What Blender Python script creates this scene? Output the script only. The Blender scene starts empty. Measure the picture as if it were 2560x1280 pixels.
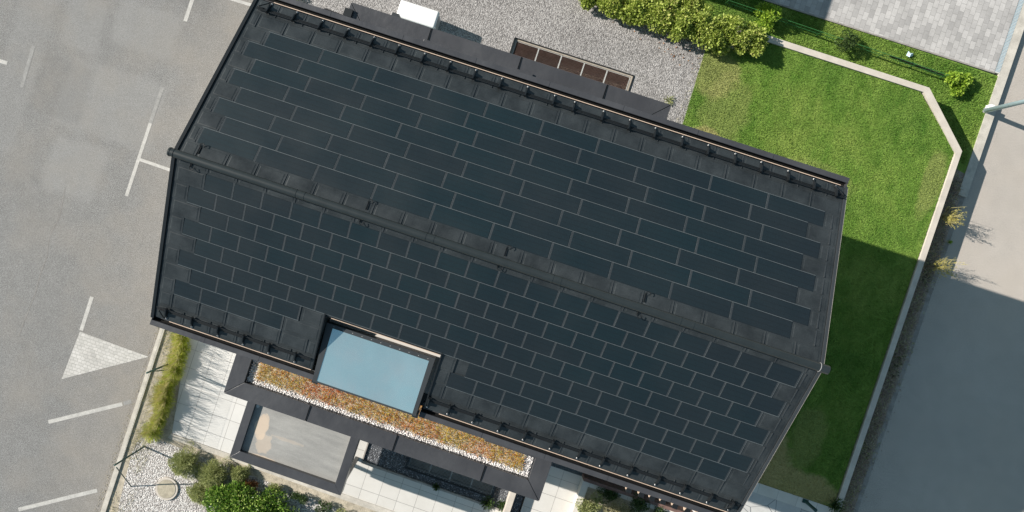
import bpy, bmesh, math, random
import numpy as np
from mathutils import Vector, Matrix
from mathutils.geometry import tessellate_polygon
random.seed(7); RNG = np.random.default_rng(11)
scene = bpy.context.scene
COL = scene.collection
rad = math.radians

# ------------------------------------------------------------------ camera
# world: +X runs along the ridge, +Y uphill side of the plot, z = 0 terrace
RX, RY, RZ = -2.37768702e-03, 4.04602131e-02, 3.19242454e-01
CAM = Vector((7.6187, 0.6317, 24.4518)); FPX = 1900.0
cz, sz, cx_, sx_, cy_, sy_ = math.cos(RZ), math.sin(RZ), math.cos(RX), math.sin(RX), math.cos(RY), math.sin(RY)
ROT = Matrix(((cz, -sz, 0), (sz, cz, 0), (0, 0, 1))) @ Matrix(((cy_, 0, sy_), (0, 1, 0), (-sy_, 0, cy_))) @ Matrix(((1, 0, 0), (0, cx_, -sx_), (0, sx_, cx_)))
cam = bpy.data.cameras.new('camera'); camo = bpy.data.objects.new('camera', cam); COL.objects.link(camo)
camo.matrix_world = Matrix.Translation(CAM) @ ROT.to_4x4()
cam.sensor_width = 36; cam.lens = 36 * FPX / 2560
cam.shift_x = 122.1067 / 2560; cam.shift_y = -63.1553 / 2560
cam.clip_start = 0.5; cam.clip_end = 600
scene.camera = camo
scene.render.resolution_x = 1024; scene.render.resolution_y = 512
# ------------------------------------------------------------------ light
SUN_EL, SUN_AZ = 33.5, 175.5            # elevation; direction towards the sun, degrees from +X
w = bpy.data.worlds.new('World'); scene.world = w; w.use_nodes = True
nt = w.node_tree; nt.nodes.clear()
sky = nt.nodes.new('ShaderNodeTexSky'); sky.sky_type = 'NISHITA'; sky.sun_disc = False
sky.sun_elevation = rad(SUN_EL); sky.sun_rotation = rad(90 - SUN_AZ) ; sky.air_density = 1.0; sky.dust_density = 1.2; sky.ozone_density = 1.0
bg = nt.nodes.new('ShaderNodeBackground'); bg.inputs['Strength'].default_value = 0.055
wo = nt.nodes.new('ShaderNodeOutputWorld')
tn = nt.nodes.new('ShaderNodeMix'); tn.data_type = 'RGBA'; tn.blend_type = 'MULTIPLY'; tn.inputs[0].default_value = 1; tn.inputs[7].default_value = (.92, 1.10, 1.0, 1)
tcw = nt.nodes.new('ShaderNodeTexCoord'); cn = nt.nodes.new('ShaderNodeTexNoise'); cn.inputs['Scale'].default_value = 4.5; cn.inputs['Detail'].default_value = 7; cn.inputs['Roughness'].default_value = .62; cn.inputs['Distortion'].default_value = .6
cr = nt.nodes.new('ShaderNodeValToRGB'); cr.color_ramp.elements[0].position = .42; cr.color_ramp.elements[0].color = (.16, .16, .16, 1); cr.color_ramp.elements[1].position = .72; cr.color_ramp.elements[1].color = (.75, .75, .75, 1)
cm = nt.nodes.new('ShaderNodeMix'); cm.data_type = 'RGBA'; cm.inputs[7].default_value = (2.9, 4.5, 5.6, 1)
nt.links.new(tcw.outputs['Generated'], cn.inputs['Vector']); nt.links.new(cn.outputs['Fac'], cr.inputs[0]); nt.links.new(cr.outputs[0], cm.inputs[0])
nt.links.new(sky.outputs[0], tn.inputs[6]); nt.links.new(tn.outputs[2], cm.inputs[6]); nt.links.new(cm.outputs[2], bg.inputs['Color']); nt.links.new(bg.outputs[0], wo.inputs['Surface'])
sl = bpy.data.lights.new('sun', 'SUN'); sl.energy = 4.6; sl.angle = rad(0.5); sl.color = (1.0, 0.93, 0.84)
so = bpy.data.objects.new('sun', sl); COL.objects.link(so)
sd = Vector((math.cos(rad(SUN_EL)) * math.cos(rad(SUN_AZ)), math.cos(rad(SUN_EL)) * math.sin(rad(SUN_AZ)), math.sin(rad(SUN_EL))))
so.rotation_euler = (-sd).to_track_quat('-Z', 'Y').to_euler(); so.location = sd * 60
scene.view_settings.view_transform = 'Standard'; scene.view_settings.look = 'None'
scene.view_settings.exposure = 0.60; scene.view_settings.gamma = 1

# ------------------------------------------------------------------ placing helpers
def P(px, py, z=0.0):
    """point of the world on the level z that the photo shows at px, py"""
    d = ROT @ Vector(((px - 1280 + 122.1067) / FPX, -(py - 640 + 63.1553) / FPX, -1))
    return CAM + d * ((z - CAM.z) / d.z)
def PP(l, z=0.0): return [(P(x, y, z).x, P(x, y, z).y) for x, y in l]
TH = 0.397834; CT, ST = math.cos(TH), math.sin(TH); ZR = 7.6
def S(side, s, t, h=0.0): return Vector((s, side * (t * CT + h * ST), ZR - t * ST + h * CT))
def PS(px, py, side):
    d = ROT @ Vector(((px - 1280 + 122.1067) / FPX, -(py - 640 + 63.1553) / FPX, -1)); k = math.tan(TH)
    q = CAM + d * ((ZR - side * k * CAM.y - CAM.z) / (d.z + side * k * d.y))
    return q.x, side * q.y / CT

# ------------------------------------------------------------------ materials
class NB:
    def __init__(s, name):
        s.m = bpy.data.materials.new(name); s.m.use_nodes = True; s.t = s.m.node_tree; s.n = s.t.nodes; s.l = s.t.links
        s.b = s.n['Principled BSDF']; s.g = s.n.new('ShaderNodeNewGeometry'); s.o = s.n.new('ShaderNodeTexCoord')
    def pos(s, obj=False, scale=(1, 1, 1), loc=(0, 0, 0), rot=(0, 0, 0)):
        mp = s.n.new('ShaderNodeMapping'); mp.inputs['Scale'].default_value = scale; mp.inputs['Location'].default_value = loc; mp.inputs['Rotation'].default_value = rot
        s.l.new(s.o.outputs['Object'] if obj else s.g.outputs['Position'], mp.inputs[0]); return mp.outputs[0]
    def noise(s, v, sc, det=4, rough=.55, dist=0):
        q = s.n.new('ShaderNodeTexNoise'); q.inputs['Scale'].default_value = sc; q.inputs['Detail'].default_value = det; q.inputs['Roughness'].default_value = rough; q.inputs['Distortion'].default_value = dist
        s.l.new(v, q.inputs['Vector']); return q.outputs['Fac']
    def vor(s, v, sc, feat='F1', out='Color', rnd=1):
        q = s.n.new('ShaderNodeTexVoronoi'); q.feature = feat; q.inputs['Scale'].default_value = sc; q.inputs['Randomness'].default_value = rnd
        s.l.new(v, q.inputs['Vector']); return q.outputs[out]
    def ramp(s, f, stops, interp='LINEAR'):
        q = s.n.new('ShaderNodeValToRGB'); r = q.color_ramp; r.interpolation = interp
        while len(r.elements) < len(stops): r.elements.new(.5)
        for e, (p, c) in zip(r.elements, stops):
            e.position = p; e.color = (c, c, c, 1) if isinstance(c, (int, float)) else (*c, 1)
        s.l.new(f, q.inputs[0]); return q.outputs[0]
    def mix(s, f, a, b, mode='MIX'):
        q = s.n.new('ShaderNodeMix'); q.data_type = 'RGBA'; q.blend_type = mode
        for v, i in ((f, 0), (a, 6), (b, 7)):
            if isinstance(v, (int, float)): q.inputs[i].default_value = v if i == 0 else (v, v, v, 1)
            elif isinstance(v, tuple): q.inputs[i].default_value = (*v, 1)
            else: s.l.new(v, q.inputs[i])
        return q.outputs[2]
    def math(s, op, a, b=0.0):
        q = s.n.new('ShaderNodeMath'); q.operation = op
        for v, i in ((a, 0), (b, 1)):
            if isinstance(v, (int, float)): q.inputs[i].default_value = v
            else: s.l.new(v, q.inputs[i])
        return q.outputs[0]
    def bump(s, h, st=.3, d=.01):
        q = s.n.new('ShaderNodeBump'); q.inputs['Strength'].default_value = st; q.inputs['Distance'].default_value = d
        s.l.new(h, q.inputs['Height']); s.l.new(q.outputs[0], s.b.inputs['Normal']); return q
    def done(s, col, rough=.8, metal=0, spec=.5):
        if isinstance(col, tuple): s.b.inputs['Base Color'].default_value = (*col, 1)
        else: s.l.new(col, s.b.inputs['Base Color'])
        if isinstance(rough, (int, float)): s.b.inputs['Roughness'].default_value = rough
        else: s.l.new(rough, s.b.inputs['Roughness'])
        s.b.inputs['Metallic'].default_value = metal; s.b.inputs['Specular IOR Level'].default_value = spec
        return s.m
M = {}
def asphalt(name, base, warm, patches):
    b = NB(name); v = b.pos()
    f1 = b.noise(v, 42, 4, .8); f2 = b.noise(v, .35, 4, .6); f3 = b.noise(v, 2.2, 3)
    c = b.ramp(f2, [(.3, tuple(x * .92 for x in base)), (.7, tuple(x * 1.05 for x in base))])
    c = b.mix(.25, c, b.ramp(f3, [(.35, tuple(x * .85 for x in base)), (.65, tuple(x * 1.15 for x in base))]))
    c = b.mix(.85, c, b.ramp(f1, [(.30, .12), (.5, .5), (.70, .9)]), 'OVERLAY')
    if patches:
        sep = b.n.new('ShaderNodeSeparateXYZ'); b.l.new(v, sep.inputs[0])
        for (x0, x1, y0, y1, k) in patches:
            wob = b.math('MULTIPLY', b.math('SUBTRACT', b.noise(v, 1.3, 3), .5), .35)
            def edge(o, a, sgn):
                d = b.math('SUBTRACT', b.math('ADD', sep.outputs[o], wob), a)
                q = b.n.new('ShaderNodeMapRange'); q.inputs['From Min'].default_value = -.12; q.inputs['From Max'].default_value = .12
                q.inputs['To Min'].default_value = 0 if sgn > 0 else 1; q.inputs['To Max'].default_value = 1 if sgn > 0 else 0
                b.l.new(d, q.inputs[0]); return q.outputs[0]
            msk = b.math('MULTIPLY', b.math('MULTIPLY', edge(0, x0, 1), edge(0, x1, -1)), b.math('MULTIPLY', edge(1, y0, 1), edge(1, y1, -1)))
            c = b.mix(b.math('MULTIPLY', msk, abs(k)), c, tuple(x * (1.35 if k > 0 else .62) for x in base))
    # dusty warm margin beside the house
    c = b.mix(b.ramp(b.noise(v, .6, 5), [(.45, 0), (.7, .45)]), c, warm)
    if patches:
        q = b.n.new('ShaderNodeMapRange'); q.inputs['From Min'].default_value = -4.2; q.inputs['From Max'].default_value = -1.7
        b.l.new(b.math('ADD', sep.outputs[0], b.math('MULTIPLY', b.math('SUBTRACT', b.noise(v, 1.6, 5), .5), 2.2)), q.inputs[0]); c = b.mix(b.math('MULTIPLY', q.outputs[0], .38), c, (.34, .30, .255))
        c = b.mix(.5, c, b.ramp(f1, [(.3, .3), (.7, .7)]), 'OVERLAY')
    b.bump(f1, .5, .006)
    return b.done(c, .92, 0, .3)
M['asphalt'] = asphalt('asphalt_parking', (.214, .213, .210), (.27, .25, .225), [(-6.3, -4.2, 2.5, 4.0, .40), (-7.9, -6.6, 1.9, 3.6, .38), (-7.3, -3.9, -.6, 1.7, .36), (-7.0, -5.2, -2.7, -.9, .42), (-6.6, -3.4, 4.4, 7.4, -.28), (-8.2, -6.4, -.4, 1.5, -.25), (-9.5, -8.3, -2, 4, .25)])
M['road'] = asphalt('asphalt_road', (.43, .395, .36), (.45, .40, .35), None)
def simple(name, col, rough=.5, metal=0, spec=.5, nz=.12, sc=6, bump=0, fine=0):
    b = NB(name); v = b.pos(); f = b.noise(v, sc, 5, .6)
    c = b.ramp(f, [(.3, tuple(x * (1 - nz) for x in col)), (.7, tuple(min(1, x * (1 + nz)) for x in col))])
    if fine: c = b.mix(fine, c, b.ramp(b.noise(v, 45, 4, .8), [(.3, .22), (.7, .8)]), 'OVERLAY')
    if bump: b.bump(b.noise(v, 60, 3), bump, .004)
    M[name] = b.done(c, rough, metal, spec); return M[name]
simple('concrete_kerb', (.50, .47, .42), .9, 0, .3, .2, 3, .4, .35)
simple('pale_wall_cap', (.55, .50, .44), .9, 0, .3, .12, 2.5, .3, .2)
simple('dark_kerb', (.30, .28, .26), .9, 0, .3, .25, 4, .4, .4)
simple('road_paint', (.46, .45, .43), .8, 0, .3, .14, 5, .3, .5)
simple('faded_paint', (.285, .282, .275), .9, 0, .3, .14, 7, .3, .5)
simple('plaster', (.62, .60, .57), .9, 0, .3, .05, 2, .2)
simple('soil', (.42, .375, .30), .95, 0, .2, .3, 5, .6, .7)
simple('soil_dark', (.27, .225, .19), .95, 0, .2, .35, 5, .6, .7)
simple('dark_metal', (.040, .045, .050), .42, .0, .5, .12, 1.5)
b = NB('cap_metal'); v = b.pos(); f = b.noise(v, 1.1, 3, .5); g = b.noise(v, 120, 2, .6)
c = b.ramp(f, [(.3, (.058, .059, .066)), (.7, (.084, .085, .092))]); c = b.mix(.4, c, b.ramp(g, [(.3, .35), (.7, .68)]), 'OVERLAY')
b.bump(b.noise(v, 1.7, 3, .5), .55, .05); M['cap_metal'] = b.done(c, .36, .25, .6)
simple('black_metal', (.012, .014, .016), .4, 0, .5, .1, 3)
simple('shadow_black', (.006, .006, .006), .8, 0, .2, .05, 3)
simple('pipe_metal', (.022, .028, .030), .40, 0, .6, .12, 4)
simple('copper', (.64, .49, .38), .45, 0, .5, .1, 4)
simple('galvanised', (.62, .62, .60), .45, .1, .5, .1, 8)
simple('green_steel', (.012, .06, .055), .45, 0, .5, .1, 3)
simple('pole_blue', (.42, .55, .62), .45, .2, .5, .08, 3)
simple('white_plastic', (.86, .86, .86), .45, 0, .5, .02, 3)
simple('grey_plastic', (.36, .36, .36), .5, 0, .5, .05, 3)
simple('pit_concrete', (.38, .34, .29), .95, 0, .2, .2, 5, .4)
simple('timber_dark', (.075, .09, .10), .7, 0, .3, .3, 8, .3)
simple('timber_pale', (.66, .50, .38), .7, 0, .3, .15, 12)
simple('corten', (.16, .10, .085), .8, 0, .3, .25, 6, .3)
simple('manhole', (.40, .36, .28), .9, 0, .3, .2, 9, .5, .4)
simple('bark', (.22, .16, .10), .9, 0, .2, .2, 20)
simple('straw', (.62, .55, .25), .8, 0, .2, .25, 20)
simple('fence_green', (.05, .20, .06), .5, 0, .4, .1, 5)
# roofs
def roofmat(name, col, rough, nz, sc=2.0):
    b = NB(name); v = b.pos(); oi = b.n.new('ShaderNodeObjectInfo')
    f = b.noise(v, sc, 5, .6); g = b.noise(v, 48, 4, .8)
    c = b.ramp(f, [(.3, tuple(x * (1 - nz) for x in col)), (.7, tuple(x * (1 + nz) for x in col))])
    c = b.mix(.6, c, b.ramp(g, [(.3, .2), (.7, .8)]), 'OVERLAY')
    r = b.ramp(f, [(.3, rough - .06), (.7, rough + .08)])
    b.bump(g, .25, .002); M[name] = b.done(c, r, 0, .5)
roofmat('tile_metal', (.029, .034, .037), .36, .34)
roofmat('tile_rim', (.088, .102, .110), .42, .1)
roofmat('tile_seam', (.036, .042, .047), .45, .1)
b = NB('solar_cell'); v = b.pos(True); oi = b.n.new('ShaderNodeObjectInfo')
sp = b.n.new('ShaderNodeSeparateXYZ'); b.l.new(v, sp.inputs[0])
ln = b.math('ABSOLUTE', b.math('SUBTRACT', b.math('FRACT', b.math('DIVIDE', b.math('SUBTRACT', sp.outputs[1], .03), .125)), .5))
line = b.ramp(ln, [(.44, 0), (.485, 1)])
lx = b.math('ABSOLUTE', b.math('SUBTRACT', b.math('FRACT', b.math('DIVIDE', sp.outputs[0], .042)), .5))
liney = b.ramp(lx, [(.40, 0), (.48, .5)])
wv = b.pos()
c = b.ramp(b.noise(wv, .22, 3), [(.35, (.0035, .0150, .0205)), (.65, (.0085, .0145, .0195))])
c = b.mix(b.math('MULTIPLY', oi.outputs['Random'], .55), c, (.0105, .0145, .0185))
c = b.mix(.6, c, b.ramp(b.noise(wv, 48, 4, .85), [(.3, .1), (.7, .88)]), 'OVERLAY')
c = b.mix(b.math('MULTIPLY', line, .6), c, (.003, .004, .005)); c = b.mix(b.math('MULTIPLY', liney, .3), c, (.022, .026, .03))
b.bump(b.noise(wv, 260, 2), .2, .001)
M['solar_cell'] = b.done(c, b.ramp(b.noise(wv, .8, 4), [(.3, .40), (.7, .52)]), 0, .55)
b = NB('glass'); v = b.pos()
M['glass'] = b.done(b.ramp(b.noise(v, 1.0, 5, .6), [(.45, (.72, .98, 1.0)), (.75, (.84, .98, .98))]), .04, .80, .5)  # sky reflection put into the colour: pale cyan with cloudy streaks
# gravel
def gravel(name, sc, stops, bs=.9, bd=.02):
    b = NB(name); v = b.pos(); q = b.n.new('ShaderNodeTexVoronoi'); q.inputs['Scale'].default_value = sc; b.l.new(v, q.inputs['Vector'])
    sp = b.n.new('ShaderNodeSeparateColor'); b.l.new(q.outputs['Color'], sp.inputs[0])
    c = b.ramp(sp.outputs[0], stops); c = b.mix(.35, c, b.ramp(b.noise(v, .8, 4), [(.3, .35), (.7, .66)]), 'OVERLAY')
    c = b.mix(b.ramp(q.outputs['Distance'], [(.4, 0), (.8, .55)]), c, (.05, .047, .045))
    b.bump(b.math('SUBTRACT', 1, q.outputs['Distance']), bs, bd); M[name] = b.done(c, .85, 0, .3)
gravel('gravel_grey', 33, [(0, (.22, .21, .205)), (.5, (.36, .345, .34)), (1, (.56, .54, .53))], .9, .02)
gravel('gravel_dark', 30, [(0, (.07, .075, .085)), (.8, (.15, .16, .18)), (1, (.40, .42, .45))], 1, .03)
gravel('gravel_pale', 26, [(0, (.34, .31, .29)), (.5, (.55, .52, .50)), (1, (.82, .80, .78))], .9, .03)
b = NB('pebble'); oi = b.n.new('ShaderNodeNewGeometry')
M['pebble'] = b.done(b.ramp(oi.outputs['Random Per Island'], [(0, (.62, .60, .61)), (.5, (.80, .78, .78)), (1, (.92, .90, .88))]), .6, 0, .4)
# slabs / pavers
def bricks(name, bw, rh, mortar, c1, c2, mc, off=.5, loc=(0, 0, 0), rot=0, nz=.25, rough=.8, dist=0, msm=.1):
    b = NB(name); v = b.pos(loc=loc, rot=(0, 0, rot))
    if dist:
        nn = b.n.new('ShaderNodeTexNoise'); nn.inputs['Scale'].default_value = 6; b.l.new(v, nn.inputs['Vector'])
        vm = b.n.new('ShaderNodeVectorMath'); vm.operation = 'MULTIPLY_ADD'; b.l.new(nn.outputs['Color'], vm.inputs[0]); vm.inputs[1].default_value = (dist, dist, 0); b.l.new(v, vm.inputs[2]); v = vm.outputs[0]
    q = b.n.new('ShaderNodeTexBrick'); q.offset = off; q.inputs['Scale'].default_value = 1; q.inputs['Brick Width'].default_value = bw; q.inputs['Row Height'].default_value = rh
    q.inputs['Mortar Size'].default_value = mortar; q.inputs['Mortar Smooth'].default_value = msm; q.inputs['Color1'].default_value = (*c1, 1); q.inputs['Color2'].default_value = (*c2, 1); q.inputs['Mortar'].default_value = (*mc, 1)
    b.l.new(v, q.inputs['Vector']); c = b.mix(nz, q.outputs['Color'], b.ramp(b.noise(v, 1.5, 6, .65), [(.3, .3), (.7, .7)]), 'OVERLAY')
    c = b.mix(nz, c, b.ramp(b.noise(v, 70, 2, .65), [(.3, .35), (.7, .66)]), 'OVERLAY')
    b.bump(b.math('SUBTRACT', 1, q.outputs['Fac']), .5, .006); M[name] = b.done(c, rough, 0, .35)
bricks('slab_white', .6, .6, .0045, (.62, .61, .59), (.65, .64, .62), (.22, .21, .20), 0, (-.21, .2, 0), 0, .18)
bricks('slab_grey', .6, .6, .0045, (.58, .565, .535), (.61, .595, .565), (.20, .19, .18), 0, (-.19, .315, 0), 0, .18)
bricks('pavers', .26, .165, .004, (.34, .33, .325), (.49, .475, .465), (.27, .26, .25), .5, (0, 0, 0), rad(90), .35, .85, .02)
bricks('cobbles', .15, .105, .008, (.46, .45, .43), (.55, .535, .515), (.33, .32, .30), .5, (0, 0, 0), 0, .3, .9, .09, .6)
bricks('coping', .62, 5, .004, (.60, .57, .52), (.66, .63, .58), (.33, .31, .29), 0, (0, 0, 0), 0, .3)
b = NB('honeycomb'); v = b.pos(); e = b.vor(v, 1.75, 'DISTANCE_TO_EDGE', 'Distance')
c = b.mix(b.ramp(e, [(.006, 1), (.014, 0)]), (.50, .50, .49), (.15, .16, .17)); c = b.mix(.3, c, b.ramp(b.noise(v, 3, 6, .7), [(.3, .35), (.7, .66)]), 'OVERLAY')
M['honeycomb'] = b.done(c, .7, 0, .4)
# membrane with dried sand puddles
b = NB('membrane'); v = b.pos(); sp = b.n.new('ShaderNodeSeparateXYZ'); b.l.new(v, sp.inputs[0])
c = b.ramp(b.noise(b.pos(scale=(.5, 2.2, 1), rot=(0, 0, .1)), 1.4, 6, .65), [(.3, (.235, .235, .228)), (.7, (.36, .355, .34))])
c = b.mix(.4, c, b.ramp(b.noise(v, 60, 3, .7), [(.3, .35), (.7, .68)]), 'OVERLAY')
def blob(cx, cy, rx, ry, dist=.9):
    a = b.math('DIVIDE', b.math('SUBTRACT', sp.outputs[0], cx), rx); d = b.math('DIVIDE', b.math('SUBTRACT', sp.outputs[1], cy), ry)
    r = b.math('ADD', b.math('MULTIPLY', a, a), b.math('MULTIPLY', d, d)); n_ = b.math('MULTIPLY', b.math('SUBTRACT', b.noise(v, 2.6, 4, .6), .5), 2.2 * dist)
    return b.math('ADD', r, n_)
for (bx, by, brx, bry, dd, k) in ((3.08, -6.85, .20, .38, 1.0, .8), (3.38, -7.74, .46, .10, 1.3, .65), (3.30, -7.30, .22, .3, 2.0, .45), (3.9, -7.0, .5, .05, 2.4, .25)):
    e = blob(bx, by, brx, bry, dd); c = b.mix(b.math('MULTIPLY', b.ramp(e, [(.55, 1), (.9, .75), (1.25, 0)]), k), c, (.62, .50, .385))
    c = b.mix(b.math('MULTIPLY', b.ramp(e, [(1.0, 0), (1.3, .45), (2.1, 0)]), .8), c, (.17, .165, .155))
M['membrane'] = b.done(c, .6, 0, .4)
# greens
def foliage(name, stops, sc=3.0, rnd=.6, trans=.25, rough=.55):
    b = NB(name); v = b.pos(); gi = b.g.outputs['Random Per Island']
    f = b.math('ADD', b.math('MULTIPLY', b.noise(v, sc, 3), 1 - rnd), b.math('MULTIPLY', gi, rnd))
    c = b.ramp(f, stops); m = b.done(c, rough, 0, .35)
    tr = b.n.new('ShaderNodeBsdfTranslucent'); b.l.new(c, tr.inputs[0]); mx = b.n.new('ShaderNodeMixShader'); mx.inputs[0].default_value = trans
    out = b.n['Material Output']; b.l.new(b.b.outputs[0], mx.inputs[1]); b.l.new(tr.outputs[0], mx.inputs[2]); b.l.new(mx.outputs[0], out.inputs[0]); M[name] = m
foliage('leaf_hedge', [(.2, (.16, .23, .035)), (.45, (.42, .52, .10)), (.72, (.60, .68, .19)), (.92, (.70, .55, .26))], 1.6, .6, .38)
foliage('leaf_dark', [(.2, (.03, .06, .02)), (.8, (.10, .17, .045))], 2)
foliage('leaf_bright', [(.2, (.22, .38, .04)), (.8, (.50, .66, .09))], 4, .6, .4)
foliage('leaf_laurel', [(.2, (.05, .13, .02)), (.55, (.20, .36, .045)), (.85, (.50, .62, .18))], 5, .7, .3, .35)
foliage('leaf_lavender', [(.2, (.20, .23, .08)), (.55, (.38, .42, .17)), (.85, (.62, .64, .32))], 4, .6, .35)
foliage('leaf_fescue', [(.2, (.24, .33, .04)), (.45, (.46, .54, .08)), (.65, (.66, .68, .14)), (.85, (.74, .66, .30))], 2, .5, .4)
foliage('leaf_yellow', [(.2, (.30, .28, .06)), (.85, (.62, .54, .18))], 3)
foliage('leaf_sedum', [(.28, (.55, .10, .03)), (.40, (.64, .25, .06)), (.50, (.68, .38, .08)), (.60, (.50, .45, .05)), (.75, (.74, .56, .17))], 1.1, .3, .4)
foliage('leaf_orange', [(.2, (.25, .10, .04)), (.8, (.50, .26, .10))], 4)
foliage('leaf_bed', [(.2, (.28, .21, .18)), (.5, (.50, .40, .33)), (.7, (.38, .42, .18)), (.88, (.80, .70, .58))], 1.3, .6, .2)
foliage('leaf_weed', [(.2, (.26, .25, .12)), (.5, (.42, .40, .22)), (.85, (.66, .60, .42))], 3)
def lawnmat(name, blade):
    b = NB(name); v = b.pos(); a = b.noise(v, .55, 4, .6); d = b.noise(b.pos(scale=(1, .45, 1), rot=(0, 0, .35)), 2.6, 4, .6, .6); f = b.noise(v, 45, 3, .7)
    c = b.ramp(a, [(.32, (.095, .20, .024)), (.5, (.165, .285, .040)), (.68, (.28, .36, .075))])
    c = b.mix(.5, c, b.ramp(d, [(.3, (.060, .165, .018)), (.7, (.25, .36, .080))]))
    sp = b.n.new('ShaderNodeSeparateXYZ'); b.l.new(v, sp.inputs[0])
    def spot(cx, cy, rx, ry, k, col, c):
        x = b.math('DIVIDE', b.math('SUBTRACT', sp.outputs[0], cx), rx); y = b.math('DIVIDE', b.math('SUBTRACT', sp.outputs[1], cy), ry)
        r = b.math('ADD', b.math('ADD', b.math('MULTIPLY', x, x), b.math('MULTIPLY', y, y)), b.math('MULTIPLY', b.math('SUBTRACT', b.noise(v, 1.7, 5, .65), .5), 1.8))
        return b.mix(b.math('MULTIPLY', b.ramp(r, [(.5, 1), (1.15, 0)]), k), c, col)
    dry = (.46, .40, .18)
    for q in ((17.9, -3.5, .9, 1.1, .95), (19.2, -3.95, 1.5, .5, .9), (17.2, -2.6, .6, 1.2, .8), (12.7, 7.4, .8, .9, .4), (13.3, 6.4, .9, 1.3, .22), (12.9, 5.4, .6, .4, .65), (13.9, 4.9, .7, .35, .7), (20.0, 6.2, .35, 1.2, .3), (18.9, -2.5, .6, 1.2, .3), (16.5, 5.2, 1.5, .6, .18)): c = spot(q[0], q[1], q[2], q[3], q[4], dry, c)
    c = b.mix(.75, c, b.ramp(f, [(.28, .18), (.5, .48), (.75, .86)]), 'OVERLAY')
    if blade: c = b.mix(.45, c, b.ramp(b.g.outputs['Random Per Island'], [(0, .2), (1, .85)]), 'OVERLAY')
    else: b.bump(f, .8, .03)
    M[name] = b.done(c, .8, 0, .25)
lawnmat('lawn', False); lawnmat('lawn_blade', True)

# ------------------------------------------------------------------ mesh helpers
def tagit(o, label=None, cat=None, group=None, kind=None):
    if label: o['label'] = label
    if cat: o['category'] = cat
    if group: o['group'] = group
    if kind: o['kind'] = kind
    return o
def empty(name, loc, label, cat, group=None):
    o = bpy.data.objects.new(name, None); o.empty_display_size = .2; COL.objects.link(o); o.location = loc; return tagit(o, label, cat, group)
class MB:
    def __init__(s): s.v = []; s.f = []; s.m = []
    def face(s, pts, mi=0):
        i = len(s.v); s.v += [tuple(p) for p in pts]; s.f.append(tuple(range(i, i + len(pts)))); s.m.append(mi); return s
    def hexa(s, p, mi=0):     # 8 points: bottom 4 ccw, top 4 ccw
        i = len(s.v); s.v += [tuple(q) for q in p]
        for f in ((3, 2, 1, 0), (4, 5, 6, 7), (0, 1, 5, 4), (1, 2, 6, 5), (2, 3, 7, 6), (3, 0, 4, 7)):
            s.f.append(tuple(i + k for k in f)); s.m.append(mi)
        return s
    def box(s, x0, x1, y0, y1, z0, z1, mi=0): return s.hexa([(x0, y0, z0), (x1, y0, z0), (x1, y1, z0), (x0, y1, z0), (x0, y0, z1), (x1, y0, z1), (x1, y1, z1), (x0, y1, z1)], mi)
    def sbox(s, side, s0, s1, t0, t1, h0, h1, mi=0):
        a, bb = (t0, t1) if side < 0 else (t1, t0)   # keep ccw seen from above
        q = [(s0, bb), (s1, bb), (s1, a), (s0, a)]
        q = [(s0, t1), (s1, t1), (s1, t0), (s0, t0)] if side < 0 else [(s0, t0), (s1, t0), (s1, t1), (s0, t1)]
        return s.hexa([S(side, x, t, h0) for x, t in q] + [S(side, x, t, h1) for x, t in q], mi)
    def prism(s, poly, z0, z1, mi=0, holes=(), bottom=False):
        loops = [[Vector((x, y, 0)) for x, y in poly]] + [[Vector((x, y, 0)) for x, y in h] for h in holes]
        flat = [p for l in loops for p in l]; i = len(s.v); s.v += [(p.x, p.y, z1) for p in flat]
        for t in tessellate_polygon(loops):
            a, c, d = (flat[k] for k in t); cr = (c.x - a.x) * (d.y - a.y) - (c.y - a.y) * (d.x - a.x)
            t = t if cr > 0 else (t[0], t[2], t[1]); s.f.append(tuple(i + k for k in t)); s.m.append(mi)
        if z0 is not None:
            for l in loops:
                n = len(l); k = len(s.v); s.v += [(p.x, p.y, z0) for p in l] + [(p.x, p.y, z1) for p in l]
                for j in range(n): s.f.append((k + j, k + (j + 1) % n, k + n + (j + 1) % n, k + n + j)); s.m.append(mi)
        return s
    def tube(s, a, c, r, n=8, r2=None, cap=True, mi=0):
        a = Vector(a); c = Vector(c); r2 = r if r2 is None else r2; d = (c - a).normalized()
        u = d.cross(Vector((0, 0, 1)) if abs(d.z) < .9 else Vector((1, 0, 0))).normalized(); w_ = d.cross(u); i = len(s.v)
        for q, rr in ((a, r), (c, r2)):
            for k in range(n): an = 2 * math.pi * k / n; s.v.append(tuple(q + rr * (math.cos(an) * u + math.sin(an) * w_)))
        for k in range(n): s.f.append((i + k, i + (k + 1) % n, i + n + (k + 1) % n, i + n + k)); s.m.append(mi)
        if cap: s.f.append(tuple(i + k for k in reversed(range(n)))); s.m.append(mi); s.f.append(tuple(i + n + k for k in range(n))); s.m.append(mi)
        return s
    def build(s, name, mats, parent=None, smooth=False, loc=None):
        me = bpy.data.meshes.new(name); vs = s.v
        o = bpy.data.objects.new(name, me); COL.objects.link(o)
        if parent is not None: o.parent = parent; off = parent.matrix_world.translation if False else gloc(parent)
        else: off = Vector((0, 0, 0))
        L = Vector(loc) if loc is not None else off
        vs = [(x - L.x, y - L.y, z - L.z) for x, y, z in vs]; o.location = L - off
        me.from_pydata(vs, [], s.f)
        for m_ in (mats if isinstance(mats, (list, tuple)) else [mats]): me.materials.append(M[m_])
        me.polygons.foreach_set('material_index', s.m)
        if smooth: me.shade_smooth()
        me.update(); return o
def gloc(o):
    L = Vector((0, 0, 0))
    while o is not None: L = L + o.location; o = o.parent
    return L
def bev(o, wd=.008, seg=2):
    m = o.modifiers.new('bevel', 'BEVEL'); m.width = wd; m.segments = seg; m.limit_method = 'ANGLE'; return o
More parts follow.
